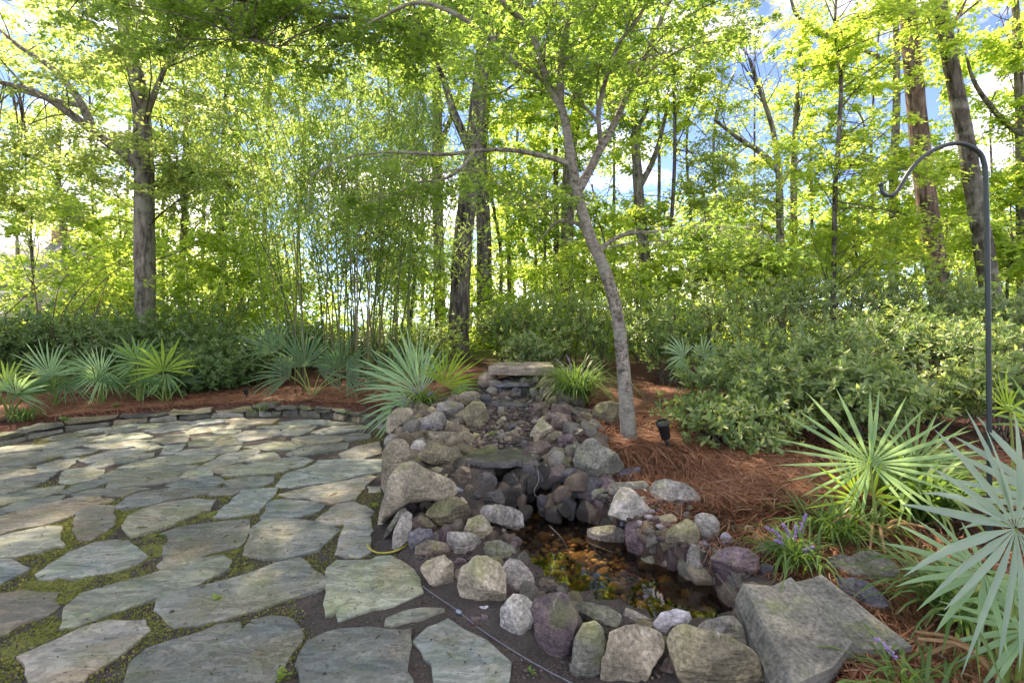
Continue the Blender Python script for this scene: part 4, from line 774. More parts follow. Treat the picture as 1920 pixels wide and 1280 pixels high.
# fluted slab at the right of the pond
def fluted():
    A, B, C, D = Gp(1378, 1103, .17), Gp(1540, 1076, .20), Gp(1730, 1228, .12), Gp(1462, 1300, .10)
    prof_u = [0, .09, .42, .64, .70, .90, 1.0]; prof_h = [-.055, .022, -.018, .014, -.016, -.012, .002]
    us = np.unique(np.concatenate([np.linspace(a, b, 6) for a, b in zip(prof_u[:-1], prof_u[1:])]))
    nu, nv = len(us), 26; top = np.zeros((nv, nu, 3))
    for j in range(nv):
        v = j / (nv - 1)
        for i in range(nu):
            u = us[i]; uu = u; v = j / (nv - 1) * float(np.interp(u, [0, .09, .42, .64, .7, 1], [1, 1, .88, .78, .80, .92]))
            p = (A * (1 - u) + B * u) * (1 - v) + (D * (1 - u) + C * u) * v
            back = 0
            p = p + np.array([0, -back * (1 - v / .2) if v < .2 else 0, np.interp(uu, prof_u, prof_h) * .85])
            p[2] += .004 * mnoise.fractal(Vector((p[0] * 6, p[1] * 6, 4)), 1, 2, 4)
            top[j, i] = p
    bot = top.copy(); cen = top.mean((0, 1)); bot[..., :2] = cen[:2] + (bot[..., :2] - cen[:2]) * .93; bot[..., 1] += .03; bot[..., 2] -= .17
    bot[..., 2] = np.minimum(bot[..., 2], .02)
    V = np.vstack([top.reshape(-1, 3), bot.reshape(-1, 3)]); q = []; n = nu * nv
    for j in range(nv - 1):
        for i in range(nu - 1):
            a = j * nu + i; q += [(a, a + nu, a + nu + 1, a + 1), (n + a, n + a + 1, n + a + nu + 1, n + a + nu)]
    for i in range(nu - 1):
        q += [(i, i + 1, n + i + 1, n + i), ((nv - 1) * nu + i + 1, (nv - 1) * nu + i, n + (nv - 1) * nu + i, n + (nv - 1) * nu + i + 1)]
    for j in range(nv - 1):
        a = j * nu; q += [(a + nu, a, n + a, n + a + nu)]; b = a + nu - 1; q += [(b, b + nu, n + b + nu, n + b)]
    m = mesh_np('fluted_slab', V - cen, np.array(q), True); m.set_sharp_from_angle(angle=math.radians(16))
    tag(obj('fluted_slab', m, rock_mat('rock_fluted', (.14, .14, .118), (.13, .13, .108), .15, .0, .08), None, cen), 'large grey fluted slab with ridged top beside the pond', 'boulder')
fluted()

# ------------------------------------------------------------------ pebbles
PEB = []
for s_ in range(8):
    V, T = ICO[1 if s_ > 3 else 2]; r = np.random.default_rng(50 + s_)
    PEB.append((V * (1 + .12 * r.normal(0, 1, (len(V), 1))) * np.array([1, r.uniform(.65, .95), r.uniform(.42, .7)]), T))
def pebble_stuff(name, poly, n, smin, smax, mats, zoff, seed):
    r = np.random.default_rng(seed); P = scatter_poly(poly, n, r); hz = hgt(P[:, 0], P[:, 1])
    acc = Acc(); 
    m = None; mi = []
    for i in range(n):
        V, T = PEB[4 + i % 4]; a = r.uniform(0, 6.28); s_ = smin * (smax / smin) ** r.uniform(); ca_, sa = math.cos(a), math.sin(a)
        R = np.array([[ca_, -sa, 0], [sa, ca_, 0], [0, 0, 1]]); acc.add(V @ R.T * s_ + np.array([P[i, 0], P[i, 1], hz[i] + zoff * s_]), T)
    me = acc.mesh(name, smooth=True)
    for mm in mats: me.materials.append(mm)
    me.polygons.foreach_set('material_index', np.repeat(r.integers(0, len(mats), n), len(PEB[4][1])).astype(np.int32))
    o = obj(name, me); o['kind'] = 'stuff'; o['label'] = 'fine river gravel among the stones'; return o
def isl_mat(name, cols, rough=.7):
    m, nt = new_mat(name); geo = N(nt, 'NewGeometry'); tc = N(nt, 'TexCoord')
    c = ramp(nt, geo.outputs['Random Per Island'], [(i / len(cols), c) for i, c in enumerate(cols)], 'CONSTANT')
    n = N(nt, 'TexNoise', {'Vector': tc.outputs['Object'], 'Scale': 70, 'Detail': 4})
    c = mixc(nt, .5, c, ramp(nt, n.outputs['Fac'], [(.3, .3), (.7, .75)]), 'OVERLAY')
    finish(nt, N(nt, 'BsdfPrincipled', {'Base Color': c, 'Roughness': rough, 'Specular IOR Level': .4})); return m
M_GRAV = isl_mat('river_gravel', [(.05, .046, .04), (.09, .08, .065), (.03, .027, .025), (.07, .052, .045), (.15, .125, .09), (.025, .022, .02), (.05, .05, .042), (.085, .062, .055)])
M_BEDP = isl_mat('pond_gravel', [(.18, .12, .07), (.28, .19, .10), (.10, .075, .05), (.42, .35, .20), (.17, .085, .06), (.08, .065, .05), (.24, .17, .09), (.14, .115, .08)], .6)
STREAM = [(-.34, 3.68), (-.33, 4.2), (-.28, 5.0), (-.3, 5.8), (.3, 5.8), (.28, 5.0), (.32, 4.4), (.25, 3.68)]
BERM = [(-.8, 3.45), (-.95, 4.2), (-1.15, 5.4), (-.6, 6.0), (.6, 6.0), (.75, 5), (.8, 4.2), (.75, 3.5), (.35, 3.55), (-.3, 3.6)]
RIMP = [tuple(Gp(x, y, 0)[:2]) for x, y in [(1120, 960), (1250, 960), (1480, 1060), (1500, 1110), (1380, 1110), (1250, 1060), (1130, 1000)]]
RIMF = [tuple(Gp(x, y, 0)[:2]) for x, y in [(770, 1000), (880, 970), (960, 1030), (1010, 1100), (1180, 1170), (1350, 1200), (1400, 1290), (1180, 1290), (1000, 1180), (860, 1080), (790, 1060)]]
pebble_stuff('stream_gravel', STREAM, 1800, .010, .026, [M_GRAV], .4, 1)
pebble_stuff('bank_gravel', BERM, 1300, .012, .035, [M_GRAV], .3, 2)
pebble_stuff('rim_gravel', RIMP, 450, .010, .03, [M_GRAV], .4, 3)
pebble_stuff('rim_gravel', RIMF, 350, .008, .02, [M_GRAV], .3, 4)
pebble_stuff('pond_gravel', POND, 900, .014, .032, [M_BEDP], .4, 5)
# countable pebbles: copies sharing a few meshes
pm = {}
def pebbles(poly, n, smin, smax, cols, label, group, seed, name='pebble', zoff=.25):
    r = np.random.default_rng(seed); P = scatter_poly(poly, n, r); hz = hgt(P[:, 0], P[:, 1])
    for i in range(n):
        k = int(r.integers(0, 4)); c = cols[int(r.integers(0, len(cols)))]; key = (k, c)
        if key not in pm:
            V, T = PEB[k]; m = mesh_np('pebble', V, T, True); m.materials.append(ROCK[c] if c in ROCK else MATS[c]); pm[key] = m
        s_ = r.uniform(smin, smax); o = obj(name, pm[key], None, None, (P[i, 0], P[i, 1], hz[i] + zoff * s_)); o.scale = (s_,) * 3
        o.rotation_euler = (r.normal(0, .3), r.normal(0, .3), r.uniform(0, 6.28)); tag(o, label, 'pebble', group)
MATS['amber'] = rock_mat('pebble_amber', (.32, .22, .10), (.22, .15, .07), 0, .2, .1); MATS['rust'] = rock_mat('pebble_rust', (.20, .105, .065), (.14, .08, .05), 0, .1, .1); MATS['sand'] = rock_mat('pebble_sand', (.5, .40, .2), (.36, .27, .12), 0, .1, .1)
PR = np.array(POND); pr = np.random.default_rng(66); pc = PR.mean(0)
for i in range(len(PR)):
    a, b_ = PR[i], PR[(i + 1) % len(PR)]; L_ = np.linalg.norm(b_ - a)
    for q in range(max(1, int(L_ / .11))):
        p = a + (b_ - a) * (q + pr.uniform(0, .6)) / max(1, int(L_ / .11)); out = (p - pc) / np.linalg.norm(p - pc); s_ = pr.uniform(.055, .095); cc_ = ['brn', 'drk', 'pur', 'slt', 'drk', 'grn'][int(pr.integers(0, 6))]; kk_ = int(pr.integers(0, 4))
        if (kk_, cc_) not in pm:
            V, T = PEB[kk_]; m = mesh_np('pebble', V, T, True); m.materials.append(ROCK[cc_]); pm[(kk_, cc_)] = m
        o = obj('rim_stone', pm[(kk_, cc_)], None, None, (p[0] + out[0] * .02, p[1] + out[1] * .02, WATER_Z + pr.uniform(-.05, .03))); o.scale = (s_, s_, s_ * 1.3); o.rotation_euler = (pr.normal(0, .4), pr.normal(0, .4), pr.uniform(0, 6.28)); tag(o, 'wet stone lining the pond wall at the water line', 'stone', 'stones lining the pond wall')
pebbles(POND, 110, .03, .055, ['amber', 'rust', 'brn', 'brn', 'pur', 'amber', 'sand', 'slt'], 'amber and rusty brown pebble on the pond floor under water', 'pebbles on the pond floor', 31)
pebbles(STREAM, 60, .025, .045, ['gry', 'brn', 'pur', 'slt', 'tan'], 'loose mixed pebble lying in the dry stream bed', 'pebbles in the dry stream bed', 32)
pebbles(BERM, 70, .03, .06, ['gry', 'brn', 'pur', 'tan', 'olv'], 'loose pebble filling gaps between the boulders of the stream bank', 'pebbles between the bank boulders', 33)
pebbles(RIMP, 40, .02, .045, ['gry', 'pur', 'blu', 'lil', 'tan'], 'loose pebble filling gaps in the far pond rim', 'pebbles in the far pond rim', 34)
pebbles(RIMF, 36, .015, .035, ['gry', 'pur', 'tan', 'brn'], 'loose pebble filling gaps in the near pond rim', 'pebbles in the near pond rim', 35)

# ------------------------------------------------------------------ pine straw
def straw(name, polys, n, seed, Lr=(.12, .22), w=.0022, avoid=None):
    r = np.random.default_rng(seed); per = []
    for p, share in polys: per.append(scatter_poly(p, int(n * share), r))
    P = np.vstack(per); P = P[~inpoly(P[:, 0], P[:, 1], PATIO)]; P = P[~inpoly(P[:, 0], P[:, 1], POND)]; n = len(P)
    fld = np.array([mnoise.noise(Vector((x * .9, y * .9, 7))) for x, y in P])
    ang = fld * 5 + r.normal(0, .9, n) + .2; L = r.uniform(*Lr, n); bend = r.normal(0, .6, n); up = r.normal(.05, .10, n)
    z0 = hgt(P[:, 0], P[:, 1]); lift = np.abs(r.normal(0, .014, n)) + .004
    seg = 4; W = w * r.uniform(.7, 1.3, n); pts = []
    x, y = P[:, 0].copy(), P[:, 1].copy()
    for k in range(seg):
        t = k / (seg - 1); hz = hgt(x, y); z = np.maximum(hz, z0 - .05) + lift + L * up * (t - .5) * .6 + .012 * np.sin(t * 3.14)
        a = ang + bend * (t - .5); sx, sy = -np.sin(a) * W, np.cos(a) * W
        pts.append(np.stack([np.column_stack([x - sx, y - sy, z]), np.column_stack([x + sx, y + sy, z + W * .6])], 1))
        x = x + np.cos(a) * L / (seg - 1); y = y + np.sin(a) * L / (seg - 1)
    V = np.stack(pts, 1).reshape(-1, 3); base = (np.arange(n) * seg * 2)[:, None, None]
    q = np.array([[(2 * k, 2 * k + 1, 2 * k + 3, 2 * k + 2) for k in range(seg - 1)]]) + base[..., None].reshape(n, 1, 1)
    return mesh_np(name, V, q.reshape(-1, 4))
M_STRAW = leaf_mat('pine_straw', [(.11, .045, .025), (.19, .085, .045), (.28, .145, .08), (.15, .062, .033), (.36, .22, .14), (.085, .036, .022)], .12, 1.1, .15, .7, k=1.15)
RB = [(.75, 3.2), (.75, 4.4), (1.0, 6.8), (4.2, 6.8), (4.2, 1.9), (2.2, 1.35), (1.15, 1.55), (1.55, 2.25), (1.15, 2.75)]
NB = [(1.05, 1.6), (1.6, 2.3), (1.2, 3.2), (.9, 4.0), (1.6, 4.6), (2.4, 3.2), (2.3, 1.4)]
LB = [(-7.5, 4.6), (-5.7, 5.6), (-4.3, 6.4), (-3.3, 6.75), (-1.9, 6.6), (-1.55, 6.0), (-.9, 6.1), (-1.0, 7.6), (-6, 8), (-8.5, 6.5)]
o = obj('pine_straw', straw('pine_straw', [(RB, .35), (NB, .40), (LB, .25)], 50000, 77), M_STRAW); o['kind'] = 'stuff'; o['label'] = 'reddish brown pine straw mulch over the planting beds'

# ------------------------------------------------------------------ trees
def path3(pts, d, dd=0.0, wob=0.0, seed=0):
    """picture path at depth d (dd: depth change towards the end)"""
    n = len(pts); r = np.random.default_rng(seed); out = []
    for i, (x, y) in enumerate(pts):
        out.append(Pp(x, y, d + dd * i / max(1, n - 1) + (r.normal(0, wob) if 0 < i else 0)))
    return np.array(out)
def interp_w(ws, n): return np.interp(np.linspace(0, 1, n), np.linspace(0, 1, len(ws)), ws)
def add_limb(root, off, P, rad, mat, name='limb', sides=8, n=5, rough=.02, seed=1):
    C = catmull(P, n); R = interp_w(rad, len(C)); V, Q = tube(C, R, sides, rough, seed)
    m = mesh_np(name, V - off, Q, True); return obj(name, m, mat, root), C, R
def clusters_px(specs, d, r, dep=.8):
    """leaf cloud ellipses given at depth d -> cluster centres"""
    out = []
    for cx, cy, rx, ry, n in specs:
        c = Pp(cx, cy, d); a, b = rx * d / F, ry * d / F; e = (a + b) / 2 * dep
        v = r.normal(0, 1, (n, 3)); v /= np.linalg.norm(v, axis=1)[:, None]; v *= (r.uniform(0, 1, (n, 1)) ** .45)
        out.append(c + v * np.array([a, min(e, 2.6), b]))
    return np.vstack(out)
def foliage(root, off, C, crad, per, L, shape, mat, seed, flat=.28, wr=.6, name='crown', droop=.15):
    r = np.random.default_rng(seed); nC = len(C); n = nC * per; k = np.repeat(np.arange(nC), per)
    cr = crad * r.uniform(.6, 1.35, nC)
    tilt = r.normal(0, .28, (nC, 2))
    # leaves sit along a handful of twigs per cluster
    ntw = 7; tw = r.integers(0, ntw, n); ta = (r.uniform(0, 6.28, (nC, ntw)))[k, tw]; tl = (r.uniform(.55, 1.1, (nC, ntw)))[k, tw]
    tz = (r.normal(0, flat, (nC, ntw)))[k, tw]
    t = r.uniform(.08, 1, n) ** .7; jit = r.normal(0, .11, (n, 3)) * np.array([1, 1, .7])
    off3 = np.column_stack([np.cos(ta) * t * tl, np.sin(ta) * t * tl, tz * t - droop * t * t]) + jit
    off3[:, 2] += off3[:, 0] * tilt[k, 0] + off3[:, 1] * tilt[k, 1]
    pos = C[k] + off3 * cr[k][:, None]
    dirs = np.column_stack([np.cos(ta) + r.normal(0, .8, n), np.sin(ta) + r.normal(0, .8, n), r.normal(-.25, .4, n)])
    nrm = np.column_stack([r.normal(0, .55, (n, 2)), np.full(n, 1.0)])
    LL = L * r.uniform(.65, 1.25, n)
    V, T = leaf_arrays(pos, dirs, nrm, LL, LL * wr, shape)
    o = obj(name, mesh_np(name, V - off, T), mat, root); return o
def branches(root, off, C, skel, srad, mat, seed, name='branches', twig=.004):
    far = C[:, 1].mean() > 11; sd_ = 3 if far else 5; nq = 2 if far else 4
    r = np.random.default_rng(seed); acc = Acc()
    for c in C:
        d2 = np.linalg.norm(skel - c, axis=1) + np.where(skel[:, 2] > c[2] - .05, .35, 0)
        i = int(np.argsort(d2)[int(r.integers(0, min(14, len(d2))))]); a = skel[i]; L = np.linalg.norm(c - a)
        if L > 3.5: continue
        mid = (a + c) / 2 + np.array([0, 0, .16 * L]) + r.normal(0, .12 * L, 3)
        t = np.linspace(0, 1, 6)[:, None]; P = a * (1 - t) ** 2 + 2 * mid * t * (1 - t) + c * t * t
        r0 = min(srad[i] * .5, .005 + .0055 * L); V, Q = tube(P, np.linspace(r0, twig, 6), sd_); acc.add(V, Q)
        for q in range(nq):
            e = c + r.normal(0, 1, 3) * np.array([.3, .3, .12]); V, Q = tube(np.array([c, (c + e) / 2 + r.normal(0, .04, 3), e]), [twig, twig * .7, twig * .35], 3); acc.add(V, Q)
    if acc.n: obj(name, acc.mesh(name, off, True), mat, root)['kind'] = 'stuff'
TREES = []
def tree(name, label, pts, ws, d, bark, specs, lmat, L=.09, shape='ovate', per=230, crad=.62, limbs=(), seed=1, group='trees of the wood behind the garden', flare=1.25, ext=None, wr=.6, rough=.025, sides=12):
    r = np.random.default_rng(seed)
    if d >= 11: per = int(per * .8)
    if d >= 11 and shape == 'star': shape, wr, L = 'ovate', .72, L * 1.12
    P = path3(pts, d, 0, .03, seed)
    x0, y0 = P[0, 0], P[0, 1]; gz = h1(x0, y0); base = np.array([x0, y0, gz])
    P = np.vstack([[x0, y0, gz - .15], P]) if P[0, 2] > gz - .1 else P
    if ext: P = np.vstack([P, P[-1] + np.array(ext)])
    rad = np.array(ws) * d / F / 2 / math.sqrt(1 + ((pts[len(pts) // 2][0] - CX) / F) ** 2)
    root = empty(name, base, label, 'tree', group)
    C = catmull(P, 7); R = interp_w(rad, len(C)); R[:4] *= np.array([flare, flare * .96, 1.1, 1.03])
    V, Q = tube(C, R, sides, rough, seed); obj('trunk', mesh_np('trunk', V - base, Q, True), bark, root)
    sk, sr = [C], [R]
    for j, (lp, lw, dd) in enumerate(limbs):
        LP = path3(lp, d, dd, .05, seed + j)
        i = int(np.linalg.norm(np.vstack(sk) - LP[0], axis=1).argmin()); LP[0] = np.vstack(sk)[i]
        _, c, rr = add_limb(root, base, LP, np.array(lw) * d / F / 2, bark, 'limb', 8, 6, .02, seed * 9 + j); sk.append(c); sr.append(rr)
    sk = np.vstack(sk); sr = np.concatenate(sr)
    if specs:
        CC = clusters_px(specs, d, r); CC = CC[CC[:, 2] > gz + .9]
        branches(root, base, CC, sk, sr, BARK_TWIG if d > 6 else bark, seed + 5)
        foliage(root, base, CC, crad, per, L, shape, lmat, seed + 7, wr=wr)
    return root

tree('broadleaf_tree', 'thick grey trunk tree with long limb reaching left beyond the hedge', [(272, 600), (271, 450), (270, 320), (262, 180), (235, 60), (212, -60), (205, -180)], [46, 43, 42, 40, 34, 28, 20, 10], 10, BARK_GREY,
     [(190, 110, 300, 230, 46), (60, 330, 170, 110, 26), (350, 330, 150, 110, 22), (230, -150, 320, 110, 22), (430, -150, 280, 120, 46), (420, -20, 230, 90, 26)], LM_PALE, .10, 'ovate', 245, .62,  # last two leaf clouds, mostly above the view, added to shade the patio
     [([(268, 310), (230, 285), (185, 255), (120, 205), (60, 170), (-20, 150)], [24, 20, 16, 13, 10, 6], -.6), ([(187, 257), (150, 190), (100, 130), (40, 90), (-20, 40)], [15, 13, 11, 8, 5], .5), ([(130, 212), (70, 180), (0, 155), (-60, 140)], [10, 8, 6, 4], .3), ([(265, 230), (300, 150), (330, 90), (380, 30)], [12, 9, 7, 4], .6)], seed=11)
tree('slender_tree', 'slender pale tree in the gap before the distant house', [(135, 570), (125, 480), (115, 400), (108, 300), (112, 200)], [18, 17, 15, 13, 9, 5], 16, BARK_GREY, [(90, 320, 180, 110, 40), (120, 130, 200, 130, 34)], LM_BRIGHT, .12, 'ovate', 255, .8, seed=12)
tree('pine_tree', 'reddish brown slender trunk just right of the thick grey trunk', [(340, 590), (341, 500), (345, 420), (348, 320), (350, 180)], [16, 15, 14, 13, 11, 8], 14, BARK_PINE, [(370, 330, 150, 120, 34), (350, 120, 170, 140, 34)], LM_BRIGHT, .11, 'ovate', 255, .75, seed=13)
tree('broadleaf_tree', 'grey brown trunk behind the left edge of the bamboo', [(415, 600), (416, 480), (414, 400), (420, 250), (430, 90)], [15, 15, 14, 12, 10, 6], 15, BARK_OAK, [(440, 380, 130, 110, 26), (450, 130, 190, 150, 46)], LM_PALE, .11, 'ovate', 245, .75, seed=14)
tree('broadleaf_tree', 'thin dark trunk seen through the left bamboo canes', [(492, 610), (494, 520), (497, 400), (505, 200), (510, 60)], [12, 11, 10, 9, 8, 5], 17, BARK_OAK, [(520, 180, 180, 150, 40)], LM_BRIGHT, .12, 'ovate', 255, .8, seed=15)
tree('oak_tree', 'dark straight oak leaning right behind the big palmetto', [(860, 665), (862, 560), (870, 430), (885, 310), (896, 200), (905, 100), (910, 0), (912, -120)], [46, 40, 38, 36, 34, 31, 27, 24, 16], 11, BARK_OAK,
     [(880, 30, 260, 120, 34), (900, -160, 380, 120, 20), (680, -150, 260, 120, 40)], LM_MAPLE, .10, 'star', 255, .62, [([(886, 300), (850, 210), (835, 160), (800, 70), (770, 20)], [18, 16, 13, 9, 6], 1.0), ([(905, 110), (940, 60), (990, 10), (1030, -50)], [10, 8, 6, 4], .5)], seed=16)  # third leaf cloud is out of view, added to block sun from the patio
tree('oak_tree', 'second dark oak trunk half hidden behind the leaning oak', [(908, 640), (908, 480), (905, 380), (902, 280), (915, 130), (920, -20)], [34, 31, 29, 26, 22, 17, 10], 15, BARK_OAK, [(970, 200, 190, 140, 36), (950, 20, 240, 120, 30)], LM_BRIGHT, .11, 'star', 255, .7, seed=17)
tree('broadleaf_tree', 'tall grey trunk between the bamboo and the leaning oak', [(826, 610), (823, 480), (820, 350), (820, 200), (815, 80), (800, -40)], [24, 22, 21, 20, 18, 14, 9], 17, BARK_GREY, [(790, 130, 190, 170, 42), (740, 330, 170, 110, 30), (760, 0, 220, 100, 20)], LM_BRIGHT, .12, 'ovate', 245, .8,
     [([(820, 290), (850, 210), (875, 130)], [12, 9, 5], .6)], seed=18)
tree('oak_tree', 'straight trunk behind the forked smooth tree', [(1063, 600), (1063, 470), (1068, 300), (1085, 180), (1090, 60), (1090, -60)], [28, 26, 25, 22, 20, 16, 9], 16, BARK_GREY, [(1110, 140, 190, 180, 44), (1030, 420, 130, 80, 18), (1100, -20, 240, 110, 18)], LM_MAPLE, .115, 'star', 255, .75, seed=19)
tree('slender_tree', 'thin dark trunk just left of the straight trunk behind the fork', [(1043, 580), (1043, 440), (1042, 280), (1046, 150)], [13, 12, 11, 9, 5], 18, BARK_OAK, [(1000, 270, 130, 100, 26)], LM_BRIGHT, .12, 'star', 190, .75, seed=20)
tree('broadleaf_tree', 'grey trunk with forked top in the bright gap right of the smooth tree', [(1212, 605), (1208, 480), (1200, 400), (1195, 320), (1190, 250), (1192, 140)], [27, 25, 23, 21, 19, 13, 6], 15, BARK_GREY, [(1210, 170, 150, 150, 34), (1270, 420, 140, 80, 22), (1180, 0, 160, 90, 20)], LM_BRIGHT, .115, 'star', 245, .7,
     [([(1203, 350), (1225, 300), (1245, 230), (1255, 160)], [13, 10, 7, 4], .4), ([(1192, 250), (1215, 200), (1225, 140)], [9, 7, 4], -.3)], seed=21)
tree('slender_tree', 'thin dark sapling right of the forked grey trunk', [(1255, 570), (1258, 440), (1265, 300), (1264, 170), (1258, 70)], [10, 9, 8, 7, 6, 3], 14, BARK_OAK, [(1300, 110, 110, 90, 16), (1330, 330, 110, 70, 14)], LM_PALE, .10, 'ovate', 245, .65, seed=22)
tree('broadleaf_tree', 'mottled trunk with crooked limbs against open blue sky', [(1465, 570), (1462, 400), (1460, 320), (1448, 240), (1425, 170), (1405, 110)], [19, 17, 15, 13, 10, 8, 4], 14, BARK_GREY, [(1370, 340, 120, 80, 18), (1400, 60, 150, 80, 16), (1340, 200, 90, 70, 9)], LM_PALE, .10, 'ovate', 245, .65,
     [([(1460, 325), (1425, 285), (1385, 260), (1340, 225)], [13, 11, 8, 5], .5), ([(1462, 350), (1490, 310), (1515, 290)], [7, 5, 3], -.3)], seed=23)
tree('broadleaf_tree', 'upright grey trunk close beside the mottled crooked tree', [(1490, 570), (1488, 420), (1489, 300), (1494, 200), (1500, 100)], [17, 16, 15, 13, 10, 5], 15, BARK_GREY, [(1500, 430, 130, 90, 24), (1520, 170, 120, 90, 16)], LM_BRIGHT, .11, 'star', 245, .7, seed=24)
tree('young_maple', 'thin dark stemmed young maple with large sunlit leaves', [(1562, 600), (1564, 460), (1566, 350), (1571, 280), (1577, 150), (1566, 60), (1570, -40)], [12, 11, 10, 9, 9, 8, 6, 4], 9, BARK_OAK, [(1610, 90, 150, 110, 34), (1590, 290, 150, 100, 30), (1640, 430, 130, 70, 20), (1570, -60, 200, 60, 10)], LM_BRIGHT, .105, 'star', 190, .5,
     [([(1575, 75), (1530, 60), (1495, 30), (1480, -10)], [9, 8, 6, 4], -.5)], seed=25)
tree('broadleaf_tree', 'straight grey trunk left of the rough barked pine', [(1675, 570), (1676, 450), (1675, 330), (1681, 200), (1680, 60), (1682, -60)], [22, 20, 19, 18, 16, 13, 8], 13, BARK_GREY, [(1690, 340, 140, 100, 26), (1740, 60, 150, 90, 16)], LM_BRIGHT, .105, 'star', 245, .62,
     [([(1678, 110), (1645, 105), (1610, 90)], [10, 8, 5], .2)], seed=26)
tree('pine_tree', 'rough brown barked pine trunk beyond the shepherd hook', [(1766, 570), (1752, 480), (1735, 360), (1722, 240), (1712, 130), (1700, 0), (1692, -120)], [52, 48, 45, 42, 40, 38, 34, 26], 11, BARK_PINE, [(1700, -220, 320, 140, 14)], LM_DARK, .12, 'ovate', 255, .7, seed=27)
tree('slender_tree', 'crooked thin stem leaning on the rough pine', [(1772, 560), (1770, 480), (1757, 420), (1748, 340)], [11, 11, 10, 8, 4], 12, BARK_OAK, [(1790, 400, 100, 70, 14)], LM_BRIGHT, .10, 'star', 180, .6, seed=28)
tree('broadleaf_tree', 'leaning lichen covered trunk crossing behind the shepherd hook', [(1870, 630), (1850, 500), (1830, 380), (1810, 260), (1785, 130), (1760, 0), (1738, -120)], [48, 44, 42, 39, 36, 34, 31, 22], 9, bark_mat('bark_lichen', (.085, .075, .06), (.13, .118, .098), .45, .6, 1.6), [(1800, -120, 300, 90, 14)], LM_BRIGHT, .10, 'star', 255, .55, seed=29)
tree('broadleaf_tree', 'pale trunk with crooked side limb at the right of the lichen trunk', [(1918, 600), (1915, 400), (1912, 200), (1906, 60), (1900, -60)], [26, 24, 23, 21, 18, 12], 12, BARK_GREY, [(1890, 130, 120, 130, 26), (1900, 350, 140, 120, 30), (1960, 0, 200, 100, 14)], LM_BRIGHT, .105, 'star', 245, .6,
     [([(1914, 240), (1880, 225), (1850, 190), (1825, 150), (1810, 100)], [10, 9, 8, 6, 3], -.5)], seed=30)
# understory and thin stems
US = [('slender sunlit sapling between the two dark oaks and the smooth tree', 955, 600, 200, 9, 19, [(960, 400, 90, 90, 22)]), ('thin brown sapling in the middle of the wood', 937, 590, 260, 8, 17, [(930, 330, 80, 70, 14)]),
      ('thin leaning sapling behind the middle azaleas', 1005, 590, 330, 7, 20, [(1000, 480, 110, 60, 22)]), ('small understory tree glowing behind the right azaleas', 1330, 600, 380, 7, 12, [(1330, 490, 130, 55, 24)]),
      ('low spreading understory tree behind the azalea hedge', 1430, 600, 400, 7, 11, [(1430, 510, 120, 45, 24)]), ('yellow green understory tree left of the rough pine', 1610, 600, 380, 7, 12, [(1610, 480, 130, 55, 24)]),
      ('bright understory tree between the rough pine and lichen trunk', 1780, 600, 330, 8, 15, [(1800, 440, 110, 80, 26)]), ('bright understory tree right of the shepherd hook', 1890, 600, 380, 8, 11, [(1900, 470, 90, 70, 20)]),
      ('understory tree arching between the bamboo and the tall grey trunk', 770, 600, 380, 7, 14, [(765, 470, 90, 60, 18)]), ('understory tree low beside the straight trunk', 1125, 600, 400, 7, 14, [(1125, 500, 110, 60, 22)]),
      ('yellow leaved understory tree under the long grey limb', 60, 600, 330, 8, 14, [(60, 400, 120, 50, 18)]), ('understory tree glowing between the grey and red trunks', 220, 600, 380, 7, 15, [(200, 450, 130, 70, 26)]),
      ('understory tree left of the bamboo with drooping sprays', 420, 600, 380, 7, 13, [(430, 470, 90, 70, 16)]), ('thin sapling in the blue gap', 1380, 600, 300, 6, 17, [(1390, 420, 100, 70, 20)])]
for i, (lab, x, yb, yt, w, d, sp) in enumerate(US):
    r = np.random.default_rng(300 + i); pts = [(x, yb), (x + r.normal(0, 6), yb * .66 + yt * .34), (x + r.normal(0, 9), yb * .33 + yt * .67), (x + r.normal(0, 12), yt)]
    tree('sapling', lab, pts, [w * 1.1, w, w * .8, w * .6, w * .3], d, BARK_OAK, sp, LM_BRIGHT, .105, 'star', 260, .6, seed=300 + i, group='saplings under the tall trees', sides=8)
LMK = [(-80, 'hedge end'), (60, 'house gap'), (135, 'slender pale tree'), (272, 'thick grey trunk'), (340, 'reddish trunk'), (415, 'left edge of the bamboo'), (500, 'left bamboo canes'), (760, 'right bamboo canes'), (880, 'two dark oaks'), (960, 'sunlit sapling by the oaks'), (1043, 'thin dark trunk near the fork'), (1110, 'forked smooth maple'), (1200, 'forked grey trunk'), (1262, 'thin dark sapling'), (1380, 'sapling in the blue gap'), (1465, 'mottled crooked tree'), (1562, 'young maple'), (1645, 'straight grey trunk by the pine'), (1735, 'rough barked pine'), (1830, 'leaning lichen trunk'), (1915, 'pale trunk with crooked limb'), (2000, 'last azalea'), (2080, 'far end of the azaleas')]
TH = [(35, 20, 8), (178, 19, 7), (232, 22, 8), (306, 18, 7), (378, 21, 8), (455, 19, 7), (553, 20, 8), (742, 19, 8), (792, 21, 7), (985, 22, 7), (1020, 19, 6), (1098, 20, 7), (1152, 18, 6), (1235, 20, 8), (1300, 17, 7), (1345, 21, 8), (1415, 18, 6), (1525, 19, 8), (1598, 17, 6), (1640, 20, 8), (1800, 19, 8), (1870, 16, 6)]
